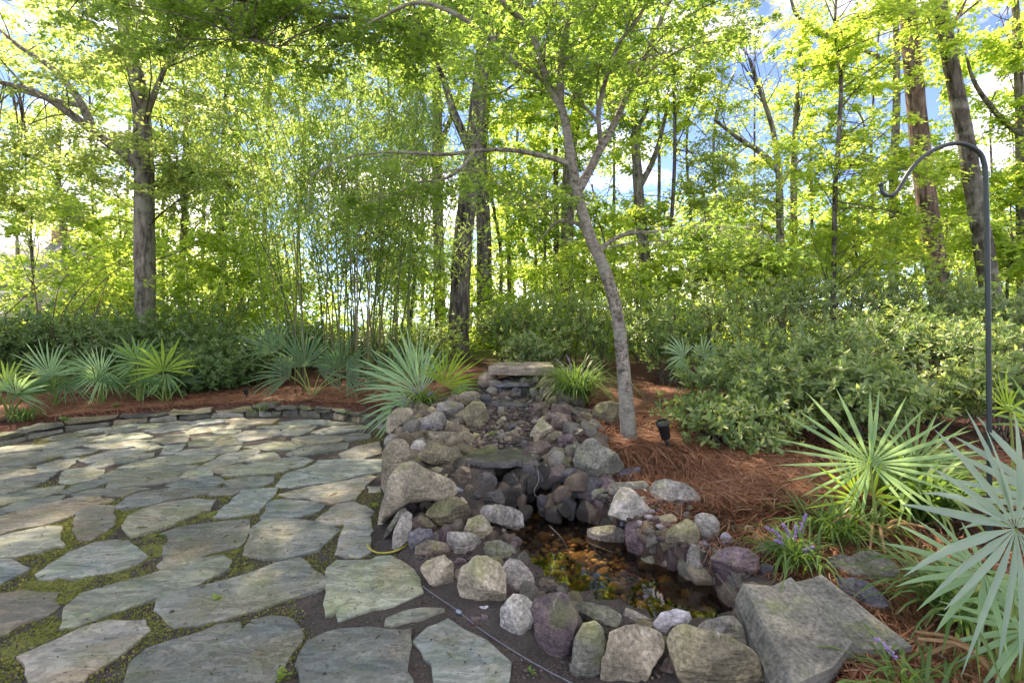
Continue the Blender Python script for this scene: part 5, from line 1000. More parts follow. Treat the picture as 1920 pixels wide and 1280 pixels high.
for i, (x, d, w) in enumerate(TH):
    r = np.random.default_rng(1300 + i); yt = r.uniform(-60, 200); k1 = r.normal(0, 10); k2 = r.normal(0, 16)
    tree('thin_tree', ('thin dark' if i % 2 else 'thin pale grey') + ' far trunk behind the ' + min(LMK, key=lambda q: abs(q[0] - x))[1], [(x, 590), (x + k1 * .4, 420), (x + k1, 240), (x + k2, yt)], [w * 1.1, w, w * .9, w * .7, w * .4], d, BARK_OAK if i % 2 else BARK_GREY, [(x + k2, 170 + r.normal(0, 60), 95, 100, 15 if x < 1200 else 5), (x, 420 + r.normal(0, 40), 85, 70, 9 if x < 1200 else 3)], [LM_BRIGHT, LM_PALE, LM_MAPLE][i % 3], .125, 'star' if i % 2 else 'ovate', 190, .8, seed=1300 + i, group='thin trunks in the wood', sides=8)
# far trees beyond, one by one
FT = [(-130, 30), (150, 48), (190, 40), (300, 33), (420, 42), (520, 48), (880, 38), (960, 30), (1030, 42), (1110, 33), (1180, 45), (1300, 36), (1390, 44), (1460, 33), (1550, 40), (1640, 34), (1730, 44), (1820, 36), (1900, 42), (1990, 32), (2080, 40), (760, 52)]
for i, (x, d) in enumerate(FT):
    r = np.random.default_rng(600 + i); k = F / d
    lab = 'far ' + ['pale green', 'yellow green', 'dull green'][i % 3] + ' tree behind the ' + min(LMK, key=lambda q: abs(q[0] - x))[1]
    top = 560 - k * r.uniform(6, 10)
    tree('far_tree', lab, [(x, 585), (x + r.normal(0, 4), 585 - k * 2), (x + r.normal(0, 8), (585 + top) / 2), (x, top + k)], [.45 * k, .4 * k, .3 * k, .2 * k, .1 * k], d, BARK_GREY,
         [(x, (585 + top) / 2 - k, 3.4 * k, (585 - top) / 2, 34), (x, 585 - k * 2.2, 3.0 * k, k * 1.6, 14)], [LM_PALE, LM_BRIGHT, LM_PALE][i % 3], .26, 'ovate', 130, 1.5, seed=600 + i, group=['far pale trees', 'far yellow green trees', 'far dull trees'][i % 3], sides=8)

# undergrowth along the far edge of the wood: one mass nobody could count
r = np.random.default_rng(888); un = []
for x0_, x1_, d0, d1, z1, n_ in [(-250, 560, 17, 24, 3.4, 190), (830, 1400, 15, 24, 3.0, 170), (1400, 2200, 14, 22, 3.4, 150), (540, 840, 22, 24, .7, 30), (-250, 500, 11.5, 16, 3.2, 130), (130, 560, 11, 15, 2.8, 90), (430, 850, 13, 18, 2.6, 75), (860, 1320, 12, 16, 2.4, 70), (-250, 560, 14, 20, 1.0, 90), (850, 2200, 13, 20, 1.0, 80)]:
    xx = r.uniform(x0_, x1_, n_); d_ = r.uniform(d0, d1, n_); un.append(np.column_stack([(xx - CX) / F * d_, d_, .3 + z1 * r.uniform(0, 1, n_) ** 1.3]))
un = np.vstack(un); ux = CX + un[:, 0] / un[:, 1] * F; un = un[(ux > 130) | (ux < -60) | (r.uniform(0, 1, len(un)) < .35)]; foliage(None, np.zeros(3), un, .75, 150, .14, 'ovate', LM_BRIGHT, 889, name='far_undergrowth', flat=.5)
o = bpy.data.objects['far_undergrowth']; o['kind'] = 'stuff'; o['label'] = 'sunlit undergrowth along the far edge of the wood'
# the smooth barked maple over the pond
mp = [(1180, 826), (1173, 740), (1165, 650), (1155, 580), (1135, 510), (1105, 440), (1085, 370), (1072, 300), (1060, 230), (1050, 195)]
tree('smooth_maple', 'curved smooth grey maple forking above the stream bank', mp, [44, 33, 27, 24, 23, 23, 22, 20, 18, 16, 14], 4.4, BARK_MAPLE,
     [(1100, 90, 260, 110, 36), (740, 330, 150, 40, 8), (640, 390, 130, 30, 5), (1200, 20, 250, 90, 26), (1330, 440, 130, 35, 10), (1100, -120, 400, 100, 16), (1000, 360, 120, 50, 7)], LM_MAPLE, .062, 'star', 150, .36,
     [([(1050, 200), (1052, 130), (1062, 60), (1068, 0), (1074, -90), (1080, -220)], [16, 15, 14, 13, 10, 6], .1), ([(1050, 198), (1030, 165), (1015, 120), (1000, 70), (975, 35), (940, 0), (900, -80)], [15, 15, 14, 13, 12, 10, 6], -.3),
      ([(1018, 150), (960, 115), (930, 80), (890, 50), (840, 20), (780, 5), (720, 30), (690, 45)], [12, 12, 11, 10, 9, 7, 6, 4], .5), ([(1090, 362), (1110, 310), (1125, 280), (1140, 255), (1160, 215), (1175, 180), (1200, 130), (1230, 60), (1260, -20), (1290, -120)], [18, 17, 16, 15, 13, 12, 11, 10, 8, 5], .4),
      ([(1136, 262), (1122, 220), (1128, 180), (1145, 120), (1165, 75), (1200, 30), (1225, -40)], [10, 9, 9, 8, 7, 6, 4], -.3), ([(1122, 222), (1090, 195), (1070, 180), (1020, 160)], [7, 6, 5, 3], .4),
      ([(1068, 315), (1030, 295), (960, 282), (900, 282), (830, 290), (720, 285), (640, 300), (580, 330)], [11, 10, 9, 8, 7, 6, 4, 3], .4), ([(892, 284), (860, 320), (820, 340), (790, 340), (740, 365)], [7, 6, 5, 4, 2], -.1),
      ([(1122, 462), (1170, 440), (1230, 435), (1290, 430), (1380, 425), (1440, 440)], [9, 8, 7, 6, 4, 2], .5), ([(1098, 432), (1070, 415), (1040, 420), (1005, 460)], [8, 7, 5, 2], .2)], seed=41, group='trees beside the stream', flare=1.3, rough=.018, sides=16)
# boughs reaching in overhead from a second maple left of the view
tree('overhanging_maple', 'maple beside the paving whose dark green boughs hang overhead', [(-330, 850), (-330, 600), (-320, 300), (-300, 50), (-270, -200), (-250, -400)], [50, 46, 42, 38, 30, 22, 10], 5.6, BARK_OAK,
     [(560, 45, 300, 70, 44), (770, 70, 150, 80, 16), (400, -110, 420, 90, 62), (260, 30, 200, 60, 14)], LM_MAPLE, .075, 'star', 150, .40, [([(-290, -60), (-100, -110), (150, -70), (380, -20), (560, 20), (700, 40), (800, 60)], [26, 24, 20, 16, 12, 8, 4], .3), ([(150, -70), (300, -110), (480, -130), (640, -110)], [14, 11, 8, 4], .5), ([(380, -20), (450, 60), (520, 90)], [9, 6, 3], -.3)], seed=43, group='trees beside the stream')  # third leaf cloud, unseen overhead, thickened to keep sun off the near paving

# ------------------------------------------------------------------ bamboo
def bamboo():
    base = Pp(660, 660, 8.8); base[2] = h1(base[0], base[1]); r = np.random.default_rng(55)
    root = empty('bamboo_clump', base, 'tall bamboo clump with many thin arching canes', 'bamboo')
    mats = [plain('cane_green', (.10, .14, .035), .5), plain('cane_tan', (.17, .15, .07), .55), plain('cane_dark', (.06, .085, .025), .5)]
    tips = []; curves = []
    for i in range(58):
        bx = r.normal(0, .62); by = r.normal(0, .45); lean = bx * 1.1 + r.normal(-.15, .6); hh = r.uniform(3.6, 6.6); ly = r.normal(0, .6)
        t = np.linspace(0, 1, 10); b = base + np.array([bx, by, -.05]); b[2] = h1(b[0], b[1]) - .05
        C = np.column_stack([b[0] + lean * t ** 1.7, b[1] + ly * t ** 1.7, b[2] + hh * (t - .10 * t ** 4)])
        r0 = r.uniform(.010, .019); V, Q = tube(C, np.linspace(r0, .004, 10), 5); obj('cane', mesh_np('cane', V - base, Q, True), mats[int(r.integers(0, 3))], root); curves.append(C)
    pts = np.vstack([c[int(3):] for c in curves]); k = r.integers(0, len(pts), 640); C = pts[k] + r.normal(0, .32, (640, 3)); C = C[r.uniform(0, 1, len(C)) < np.clip((C[:, 2] - base[2] - .9) / 1.8, .08, 1)]
    per = 40; n = len(C) * per; kk = np.repeat(np.arange(len(C)), per); a = r.uniform(0, 6.28, n)
    pos = C[kk] + r.normal(0, .17, (n, 3)); dirs = np.column_stack([np.cos(a), np.sin(a), r.normal(-.7, .4, n)]); nrm = np.column_stack([r.normal(0, .6, (n, 2)), np.ones(n)])
    L = r.uniform(.09, .17, n); V, T = leaf_arrays(pos, dirs, nrm, L, L * .19, 'ovate'); obj('leaves', mesh_np('leaves', V - base, T), LM_BAMBOO, root)
bamboo()

# ------------------------------------------------------------------ shrubs
def shrub(name, label, px, py, d, rx, ry, lmat, n, L, group, seed, shape='ellip', wr=.42, rz=None, whorl=7, stems=12, shell=.75):
    if d > 7: shape = 'ovate'
    r = np.random.default_rng(seed); c = Pp(px, py, d); a, b = rx * d / F, ry * d / F; e = rz or min(a, 1.0)
    gz = h1(c[0], c[1]); base = np.array([c[0], c[1], gz]); root = empty(name, base, label, 'shrub', group)
    v = r.normal(0, 1, (n, 3)); v /= np.linalg.norm(v, axis=1)[:, None]; rad = 1 - shell * r.uniform(0, 1, n) ** 1.6
    lump = np.array([1 + .34 * mnoise.noise(Vector(x * 1.9) + Vector((seed, 0, 0))) + .26 * mnoise.noise(Vector(x * 4.7) + Vector((seed, 5, 0))) for x in v]); sprig = (r.uniform(0, 1, n) < .16) & (v[:, 2] > .15); rad = np.where(sprig, r.uniform(1.0, 1.3, n), rad); v2 = v * (rad * lump)[:, None]
    W = c + v2 * np.array([a, e, b]); keep = W[:, 2] > gz + .03; W = W[keep]; v = v[keep]; m = len(W)
    ax = unit(v * np.array([1, 1, .6]) + np.array([0, 0, .75]) + r.normal(0, .25, v.shape))
    s1 = unit(np.cross(ax, np.array([.3, .9, .1]))); s2 = np.cross(ax, s1)
    k = np.repeat(np.arange(m), whorl); ph = np.tile(np.arange(whorl) * 2.4, m) + np.repeat(r.uniform(0, 6.28, m), whorl)
    el = np.tile(np.linspace(.15, 1.1, whorl), m) + r.normal(0, .2, m * whorl)
    rad_ = np.cos(ph)[:, None] * s1[k] + np.sin(ph)[:, None] * s2[k]
    dirs = rad_ * np.cos(el)[:, None] + ax[k] * np.sin(el)[:, None]; nrm = ax[k] * np.cos(el)[:, None] - rad_ * np.sin(el)[:, None] + r.normal(0, .15, (m * whorl, 3))
    LL = L * r.uniform(.6, 1.3, m * whorl); pos = W[k] - ax[k] * (np.tile(np.linspace(.03, 0, whorl), m))[:, None] * (L / .06)
    V, T = leaf_arrays(pos, dirs, nrm, LL, LL * wr, shape); obj('foliage', mesh_np('foliage', V - base, T), lmat, root)
    acc = Acc()
    for q in range(stems):
        tgt = W[int(r.integers(0, m))]; b0 = base + np.array([r.normal(0, .12 * a), r.normal(0, .12), -.05]); mid = (b0 + tgt) / 2 + r.normal(0, .08, 3)
        t = np.linspace(0, 1, 6)[:, None]; P = b0 * (1 - t) ** 2 + 2 * mid * t * (1 - t) + tgt * t * t; V, Q = tube(P, np.linspace(.011, .004, 6), 5); acc.add(V, Q)
    for q in range(min(m, 70)):
        tgt = W[int(r.integers(0, m))]; st = tgt * .6 + base * .4 + np.array([0, 0, .15 * b]) + r.normal(0, .05, 3); V, Q = tube(np.array([st, (st + tgt) / 2 + r.normal(0, .02, 3), tgt]), [.005, .004, .0025], 4); acc.add(V, Q)
    obj('stems', acc.mesh('stems', base, True), BARK_TWIG, root)
AZ = 'azaleas right of the stream'
shrub('azalea_shrub', 'low leafy azalea spilling over the pine straw beside the spotlight', 1370, 790, 4.3, 110, 55, LM_AZALEA, 380, .068, AZ, 71)
shrub('azalea_shrub', 'broad azalea in front of the small palmetto', 1430, 720, 4.9, 150, 75, LM_AZALEA, 700, .068, AZ, 72)
shrub('azalea_shrub', 'tall azalea with pale sunlit leaf tops', 1520, 665, 5.4, 130, 62, LM_AZALEA, 620, .07, AZ, 73)
shrub('azalea_shrub', 'dense azalea behind the green palmetto with long blades', 1620, 740, 4.3, 100, 66, LM_AZALEA, 540, .068, AZ, 74)
shrub('azalea_shrub', 'open azalea beneath the rough barked pine', 1690, 630, 6.2, 100, 50, LM_AZALEA, 430, .072, AZ, 75)
shrub('azalea_shrub', 'azalea crossed by the pole of the shepherd hook', 1830, 650, 5.6, 110, 55, LM_AZALEA, 400, .07, AZ, 76)
shrub('azalea_shrub', 'low azalea right of the shepherd hook pole', 1900, 720, 4.4, 100, 50, LM_AZALEA, 360, .068, AZ, 77)
shrub('azalea_shrub', 'ground hugging azalea in thin straw near the pole', 1740, 740, 5.0, 90, 40, LM_AZALEA, 500, .06, AZ, 78)
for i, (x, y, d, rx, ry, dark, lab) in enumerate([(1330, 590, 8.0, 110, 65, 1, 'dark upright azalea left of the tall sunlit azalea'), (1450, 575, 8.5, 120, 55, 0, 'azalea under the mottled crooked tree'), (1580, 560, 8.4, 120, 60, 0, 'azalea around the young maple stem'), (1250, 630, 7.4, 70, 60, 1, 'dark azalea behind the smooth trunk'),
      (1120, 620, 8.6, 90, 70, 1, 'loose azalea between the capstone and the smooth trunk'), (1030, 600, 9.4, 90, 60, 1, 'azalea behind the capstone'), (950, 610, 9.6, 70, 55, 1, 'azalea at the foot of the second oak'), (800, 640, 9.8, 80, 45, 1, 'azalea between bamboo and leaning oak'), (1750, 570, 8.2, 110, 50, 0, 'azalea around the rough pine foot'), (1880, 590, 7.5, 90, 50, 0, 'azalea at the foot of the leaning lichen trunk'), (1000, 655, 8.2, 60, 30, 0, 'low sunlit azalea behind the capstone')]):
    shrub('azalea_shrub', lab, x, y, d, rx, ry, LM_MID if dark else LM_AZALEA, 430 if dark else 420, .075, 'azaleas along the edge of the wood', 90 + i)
for i, (x, y, d, rx, ry, lab) in enumerate([(1380, 540, 9.2, 90, 85, 'tall loose shrub rising behind the dark upright azalea'), (1500, 530, 9.6, 80, 90, 'tall loose shrub behind the tall sunlit azalea'), (1640, 535, 9.4, 90, 85, 'tall loose shrub between young maple and rough pine'), (1800, 540, 9.0, 80, 85, 'tall loose shrub between rough pine and lichen trunk'), (1200, 560, 9.8, 80, 80, 'tall loose shrub behind the smooth trunk'), (1070, 560, 10.2, 70, 75, 'tall loose shrub behind the capstone azaleas'), (180, 560, 9.8, 90, 70, 'tall loose shrub behind the hedge left of the thick grey trunk'), (400, 560, 9.9, 90, 70, 'tall loose shrub behind the hedge near the reddish trunk')]):
    shrub('loose_shrub', lab, x, y, d, rx, ry, LM_BRIGHT, 170, .085, 'tall loose shrubs at the edge of the wood', 700 + i, shape='ovate', wr=.5, shell=.95)
HG = 'dark evergreen hedge shrubs beyond the paving'
for i, (x, y, d, rx, ry, lab) in enumerate([(-60, 650, 8.0, 110, 70, 'evergreen hedge shrub at the end of the hedge under the house'), (60, 640, 8.4, 100, 60, 'evergreen hedge shrub behind the drooping palmetto'), (170, 640, 8.6, 100, 60, 'evergreen hedge shrub left of the thick grey trunk'), (280, 640, 8.7, 100, 62, 'evergreen hedge shrub at the foot of the thick grey trunk'),
      (370, 655, 8.6, 90, 65, 'evergreen hedge shrub in front of the reddish trunk'), (450, 670, 8.3, 70, 55, 'evergreen hedge shrub beside the dark palmetto'), (330, 705, 7.5, 70, 40, 'low evergreen shrub behind the bright yellow green palmetto'), (410, 690, 7.7, 70, 45, 'low evergreen shrub at the pine straw edge'), (700, 650, 9.6, 70, 40, 'dark shrub at the foot of the bamboo'), (560, 640, 9.9, 80, 40, 'dark shrub behind the bamboo canes')]):
    hv_ = [1.15, .85, 1.1, .8, 1.2, 1, 1, 1, 1, 1][i]
    shrub('hedge_shrub', lab, x, y, d, rx, ry * hv_, LM_DARK, 800, .075, HG, 120 + i, shape='ellip', wr=.45)
# arching bare canes of a vine over the hedge
for i, pts in enumerate([[(100, 590), (110, 540), (125, 515)], [(115, 590), (150, 540), (200, 500), (250, 480)], [(140, 590), (180, 540), (220, 505), (280, 470)], [(70, 580), (62, 520), (55, 460), (48, 400)], [(10, 590), (60, 545), (120, 505), (180, 480)], [(175, 600), (190, 555), (205, 515)]]):
    C = catmull(path3(pts, 8.2, .2, .03, i), 6); V, Q = tube(C, np.linspace(.010, .004, len(C)), 5); c0 = np.array([C[0][0], C[0][1], h1(C[0][0], C[0][1])])
    b0 = np.linspace(c0, C[0], 4); V2, Q2 = tube(np.vstack([b0[:-1], C]), np.linspace(.011, .004, len(C) + 3), 5)
    tag(obj('bare_cane', mesh_np('bare_cane', V2 - c0, Q2, True), plain('cane_brown', (.13, .08, .05), .7) if i == 0 else bpy.data.materials['cane_brown'], None, c0), 'bare brown arching cane rising from the left hedge', 'cane', 'bare canes over the left hedge')

# ------------------------------------------------------------------ palmettos
def fan_arrays(hub, axis, nrm, rad, nb, spread, r, droop=.05, wf=.72, cup=.08, lenvar=.10, split=.36):
    axis = axis / np.linalg.norm(axis); nrm = nrm - axis * (nrm @ axis); nrm /= np.linalg.norm(nrm); side = np.cross(nrm, axis)
    acc = Acc(); da = spread / max(1, nb - 1)
    for i in range(nb):
        f = (i / max(1, nb - 1) - .5); a = f * spread + r.normal(0, da * .18); u = axis * math.cos(a) + side * math.sin(a); sd = np.cross(nrm, u)
        L = rad * (1 - .22 * abs(2 * f) ** 2) * r.uniform(1 - lenvar, 1 + lenvar); dr = droop * r.uniform(.4, 1.7) * (4.5 if r.uniform() < .10 else 1)
        tw = r.normal(0, .25); ts = np.array([.02, .2, split, .65, .85, 1.0]); hw = math.tan(da * .5) * L * split * wf
        ws = np.array([.05, .2 / split, 1.0, .8, .45, .03]) * hw; ws[1] = hw * .2 / split * .9
        rows = []
        for t, w in zip(ts, ws):
            c = hub + u * L * t + nrm * L * (cup * t * (1 - t)) + np.array([0, 0, -1.0]) * L * dr * t ** 3
            s2 = sd * math.cos(tw * t) + nrm * math.sin(tw * t); rows += [c - s2 * w + nrm * w * .35, c - nrm * w * .12, c + s2 * w + nrm * w * .35]
        q = []
        for k in range(len(ts) - 1):
            b = k * 3; q += [(b, b + 1, b + 4, b + 3), (b + 1, b + 2, b + 5, b + 4)]
        acc.add(np.array(rows), np.array(q))
    return acc
def palmetto(label, base_px, leaves, d, group, seed, skirt=0, fill=0, fillmat='green', frad=.35):
    """leaves: (hub px, hub py, depth offset, axis angle deg in picture, radius px, blades, spread deg, tint, facing)"""
    r = np.random.default_rng(seed); b = Pp(base_px[0], base_px[1], d); b[2] = h1(b[0], b[1]); root = empty('palmetto', b, label, 'palmetto', group)
    def one(hub, axis, nrm, rad, nb, spread, tint, droop=.05, cup=.08):
        acc = fan_arrays(hub, axis, nrm, rad, nb, spread, r, .14 if d > 5 else droop, wf=.72 if d > 5 else (.8 if d < 2 else .6), cup=cup, split=.45 if d > 5 else .34, lenvar=.16 if d > 5 else .1); lf = obj('leaf', acc.mesh('leaf', b), LM_PALM[tint], root)
        mid = (b + hub) / 2 + np.array([(hub - b)[0] * -.15, 0, .08 * np.linalg.norm(hub - b)]); t = np.linspace(0, 1, 8)[:, None]
        s0 = b + np.array([r.normal(0, .02), r.normal(0, .02), -.02]); P = s0 * (1 - t) ** 2 + 2 * mid * t * (1 - t) + hub * t * t; V, Q = tube(P, np.linspace(.011, .005, 8), 6); obj('stalk', mesh_np('stalk', V - b, Q, True), M_STALK, lf)
    for hx, hy, dd, ang, rpx, nb, sp, tint, face in leaves:
        hub = Pp(hx, hy, d + dd); a = math.radians(ang); axis = np.array([math.cos(a), -.10, math.sin(a)]); toc = -hub + np.array([0, 0, H]); toc /= np.linalg.norm(toc)
        nrm = toc + np.array(face); one(hub, axis, nrm, rpx * (d + dd) / F, nb, math.radians(sp), tint)
    for k in range(fill):
        a = r.uniform(0, 6.28); el = r.uniform(.5, 1.2); out = np.array([math.cos(a) * math.cos(el), math.sin(a) * math.cos(el), math.sin(el)]); hub = b + out * frad * r.uniform(.8, 1.3)
        one(hub, out * np.array([1, 1, .7]), np.array([-out[0] * .5, -out[1] * .5, 1.0]), frad * r.uniform(.8, 1.1), 20, 3.6, fillmat, .2)
    for k in range(skirt):
        a = r.uniform(0, 6.28); P = np.array([b + np.array([0, 0, .02]), b + np.array([math.cos(a) * .12, math.sin(a) * .12, .14]), b + np.array([math.cos(a) * .26, math.sin(a) * .26, .10 * r.uniform(0, 1.6)])])
        V, Q = tube(catmull(P, 4), np.linspace(.012, .006, 9), 5); obj('dead_stalk', mesh_np('dead_stalk', V - b, Q, True), M_DEAD, root)
palmetto('silvery blue palmetto with broad fan facing the paving in front of the hook pole', (1890, 1190), [(1905, 990, 0, 160, 232, 22, 310, 'blue', (0, 0, .1)), (1845, 1075, .12, 200, 150, 15, 240, 'sage', (.2, 0, .5)), (1960, 1100, .1, 300, 170, 16, 260, 'sage', (-.2, 0, .3)), (1930, 1180, -.05, 250, 150, 14, 200, 'sage', (-.3, 0, .6)), (1990, 950, .2, 60, 200, 18, 280, 'blue', (-.2, 0, .3))], 1.75, 'palmettos right of the pond', 201, 4)
palmetto('green palmetto with long stiff blades among lily turf', (1640, 1040), [(1632, 868, 0, 110, 168, 26, 325, 'sage', (0, 0, .1)), (1608, 935, .12, 165, 105, 16, 220, 'bright', (.6, .6, -.3)), (1640, 930, .18, 110, 140, 16, 200, 'bright', (-.3, .8, .2)), (1715, 870, .45, 40, 130, 15, 170, 'green', (-.4, 0, .7))], 2.75, 'palmettos right of the pond', 202, 5)
palmetto('palmetto with upright blades right of the hook pole', (1905, 900), [(1893, 770, 0, 100, 85, 13, 230, 'bright', (0, .9, .1)), (1960, 800, .2, 60, 100, 14, 240, 'green', (0, 0, .4))], 3.2, 'palmettos right of the pond', 203, 2)
palmetto('small palmetto with drooping fans between the azaleas', (1302, 742), [(1282, 668, 0, 150, 52, 20, 220, 'sage', (-.3, 0, .9)), (1318, 668, .05, 40, 50, 20, 220, 'sage', (.3, 0, .9)), (1312, 690, -.1, -20, 40, 16, 200, 'sage', (.4, 0, .7)), (1290, 690, -.1, 200, 40, 16, 200, 'sage', (-.4, 0, .7))], 5.6, 'palmettos right of the stream', 204, 0)
palmetto('big palmetto with broad pale green fans above the stream bank', (800, 775), [(788, 738, 0, 150, 128, 26, 200, 'sage', (-.2, 0, .25)), (778, 720, .2, 100, 115, 26, 130, 'sage', (.1, 0, .1)), (832, 722, .1, 55, 88, 24, 170, 'bright', (.35, .3, .1)), (765, 755, -.15, 190, 90, 18, 150, 'sage', (-.3, 0, .8)), (845, 735, -.1, -15, 70, 18, 120, 'green', (.4, 0, .7)), (735, 720, .5, 120, 90, 22, 150, 'dark', (-.2, 0, .3))], 5.9, 'palmettos along the back of the paving', 205, 0)
palmetto('dark palmetto in front of the bamboo with upright fans', (585, 722), [(570, 688, 0, 95, 92, 24, 150, 'dark', (.1, 0, .1)), (520, 660, .1, 125, 85, 22, 120, 'dark', (-.5, 0, .2)), (545, 705, -.1, 165, 75, 20, 140, 'dark', (-.3, 0, .7)), (640, 690, .1, 80, 70, 22, 190, 'dark', (.2, 0, .3)), (650, 705, -.2, 20, 60, 18, 170, 'dark', (.3, 0, .8)), (600, 700, .2, 40, 70, 20, 150, 'dark', (.1, 0, .6))], 7.2, 'palmettos along the back of the paving', 206, 0)
palmetto('bright yellow green palmetto lit through from behind', (308, 738), [(306, 695, 0, 88, 68, 15, 200, 'bright', (0, .3, 0)), (312, 700, -.1, 270, 45, 8, 120, 'green', (0, 0, .5))], 6.8, 'palmettos along the back of the paving', 207, 0, 4, 'dark', .32)
palmetto('palmetto with one glowing fan left of the bright yellow one', (262, 735), [(258, 678, 0, 110, 58, 18, 230, 'green', (-.2, .2, .1)), (245, 672, .1, 60, 50, 14, 120, 'bright', (0, .5, .1)), (275, 700, -.1, -60, 40, 10, 110, 'green', (.2, 0, .4))], 6.8, 'palmettos along the back of the paving', 208, 0, 4, 'green', .32)
palmetto('palmetto with a curled over drooping fan', (190, 735), [(190, 705, 0, 120, 65, 20, 130, 'sage', (-.6, 0, .1)), (195, 695, -.1, -95, 55, 14, 120, 'sage', (.5, 0, .1)), (165, 690, .1, 150, 50, 12, 120, 'green', (0, 0, .6))], 6.6, 'palmettos along the back of the paving', 209, 0, 4, 'dark', .32)
palmetto('palmetto with wide folded fan before the hedge', (105, 745), [(95, 705, 0, 85, 75, 20, 150, 'sage', (-.5, 0, .2)), (110, 700, .1, 190, 60, 18, 110, 'green', (-.2, 0, .8)), (120, 715, -.1, -40, 50, 12, 120, 'dark', (.3, 0, .6))], 6.4, 'palmettos along the back of the paving', 210, 0, 4, 'green', .32)
palmetto('low spreading palmetto at the left end of the edging wall', (20, 775), [(12, 725, 0, 110, 60, 18, 200, 'bright', (-.1, .2, .2)), (30, 740, -.1, 45, 60, 16, 190, 'sage', (.2, 0, .5)), (0, 745, -.2, 200, 60, 14, 180, 'green', (0, 0, .7))], 5.8, 'palmettos along the back of the paving', 211, 0, 4, 'dark', .32)

# ------------------------------------------------------------------ lily turf
def lily_turf(label, px, py, d, n, L, seed, spikes=(), group='lily turf clumps', w=.006, z=None):
    r = np.random.default_rng(seed); b = Pp(px, py, d); b[2] = h1(b[0], b[1]) if z is None else z; root = empty('lily_turf', b, label, 'grass clump', group); acc = Acc()
    for i in range(n):
        a = r.uniform(0, 6.28); o0 = np.array([r.normal(0, .05), r.normal(0, .05), 0]); ll = L * r.uniform(.6, 1.25); out = r.uniform(.35, .95); t = np.linspace(0, 1, 6)
        u = np.array([math.cos(a), math.sin(a)]); sd = np.array([-u[1], u[0], 0]); x = ll * out * t; zz = ll * (1.15 * t - (.35 + .75 * out) * t * t); W = w * np.array([.6, 1, 1, .85, .6, .08]) * r.uniform(.7, 1.2)
        P = np.column_stack([u[0] * x, u[1] * x, zz]) + o0; rows = np.stack([P - sd * W[:, None], P + sd * W[:, None]], 1).reshape(-1, 3)
        acc.add(rows, np.array([(2 * k, 2 * k + 1, 2 * k + 3, 2 * k + 2) for k in range(5)]))
    bl = obj('blades', acc.mesh('blades'), LM_GRASS, root); bl['kind'] = 'stuff'
    for (tx, ty, dd) in spikes:
        tip = Pp(tx, ty, d + dd) - b; t = np.linspace(0, 1, 8)[:, None]; mid = tip * np.array([.35, .35, .8]); P = 2 * mid * t * (1 - t) + tip * t * t
        V, Q = tube(P, .0025, 5); sp = obj('flower_spike', mesh_np('flower_spike', V, Q, True), M_STALK, root); fa = Acc()
        for k in range(46):
            tt = r.uniform(.55, 1.0); c = 2 * mid * tt * (1 - tt) + tip * tt * tt + r.normal(0, .0055 * (1.5 - tt), 3); v, T = ICO[1]; fa.add(v * r.uniform(.003, .0058) + c, T)
        obj('blossoms', fa.mesh('blossoms'), M_FLOWER, sp)
lily_turf('arching lily turf clump beside the capstone', 1080, 728, 5.4, 430, .82, 301, [(1040, 672, -.1), (1062, 665, 0)])
lily_turf('lily turf with lilac spikes under the big palmetto', 792, 775, 5.5, 220, .36, 302, [(745, 745, -.15), (790, 722, -.2), (772, 728, -.1), (812, 735, -.1), (752, 752, -.1)])
lily_turf('lily turf with lilac spikes behind the big purple boulder', 1492, 1052, 2.55, 120, .34, 303, [(1435, 988, -.05), (1468, 982, 0), (1492, 985, .05), (1512, 962, .1), (1450, 1012, -.08), (1525, 1025, -.05)])
lily_turf('lily turf with one long lilac spike in front of the fluted slab', 1720, 1330, 1.75, 60, .34, 304, [(1640, 1195, .05)])
lily_turf('strap leaved clump between the two right palmettos', 1725, 960, 3.0, 170, .68, 305, (), w=.013)
lily_turf('tall lily turf behind the green palmetto', 1690, 900, 3.5, 160, .6, 306, (), w=.011)
lily_turf('lily turf under the silvery palmetto', 1800, 1130, 2.1, 150, .5, 307, (), w=.008)
lily_turf('lily turf tuft below the yellow glowing fan', 1560, 1010, 2.8, 120, .42, 308, ())
lily_turf('sunlit lily turf tuft behind the capstone', 945, 690, 6.9, 110, .35, 309, ())
lily_turf('lily turf tuft at the left end of the hedge', 45, 800, 5.6, 90, .3, 310, ())
lily_turf('tiny pale tuft growing on the edging wall', 487, 778, 6.55, 24, .16, 311, (), z=.08)

# weeds
def weed(label, px, py, z, s, seed, n=9):
    r = np.random.default_rng(seed); b = Gp(px, py, z); a = r.uniform(0, 6.28, n); dirs = np.column_stack([np.cos(a), np.sin(a), r.uniform(.1, .9, n)]); nrm = np.column_stack([-np.cos(a) * .4, -np.sin(a) * .4, np.ones(n)])
    V, T = leaf_arrays(np.column_stack([r.normal(0, s * .25, n), r.normal(0, s * .25, n), r.uniform(0, s * .5, n)]), dirs, nrm, s * r.uniform(.6, 1.1, n), s * .5, 'ellip')
    acc = Acc(); acc.add(V, T); m = acc.mesh('weed'); tag(obj('weed', m, LM_BRIGHT if seed % 2 else LM_GRASS, None, b), label, 'weed', 'weeds')
weed('fresh green weed in the joint beside the corner flagstone', 530, 1270, .01, .035, 1, 11); weed('leafy weed in the mossy joint of the paving', 302, 1008, .01, .035, 2, 12); weed('small weed beside the tan and rust flagstone', 405, 1125, .01, .03, 3); weed('weed seedling at the foot of the largest tan boulder', 702, 950, .01, .035, 5)
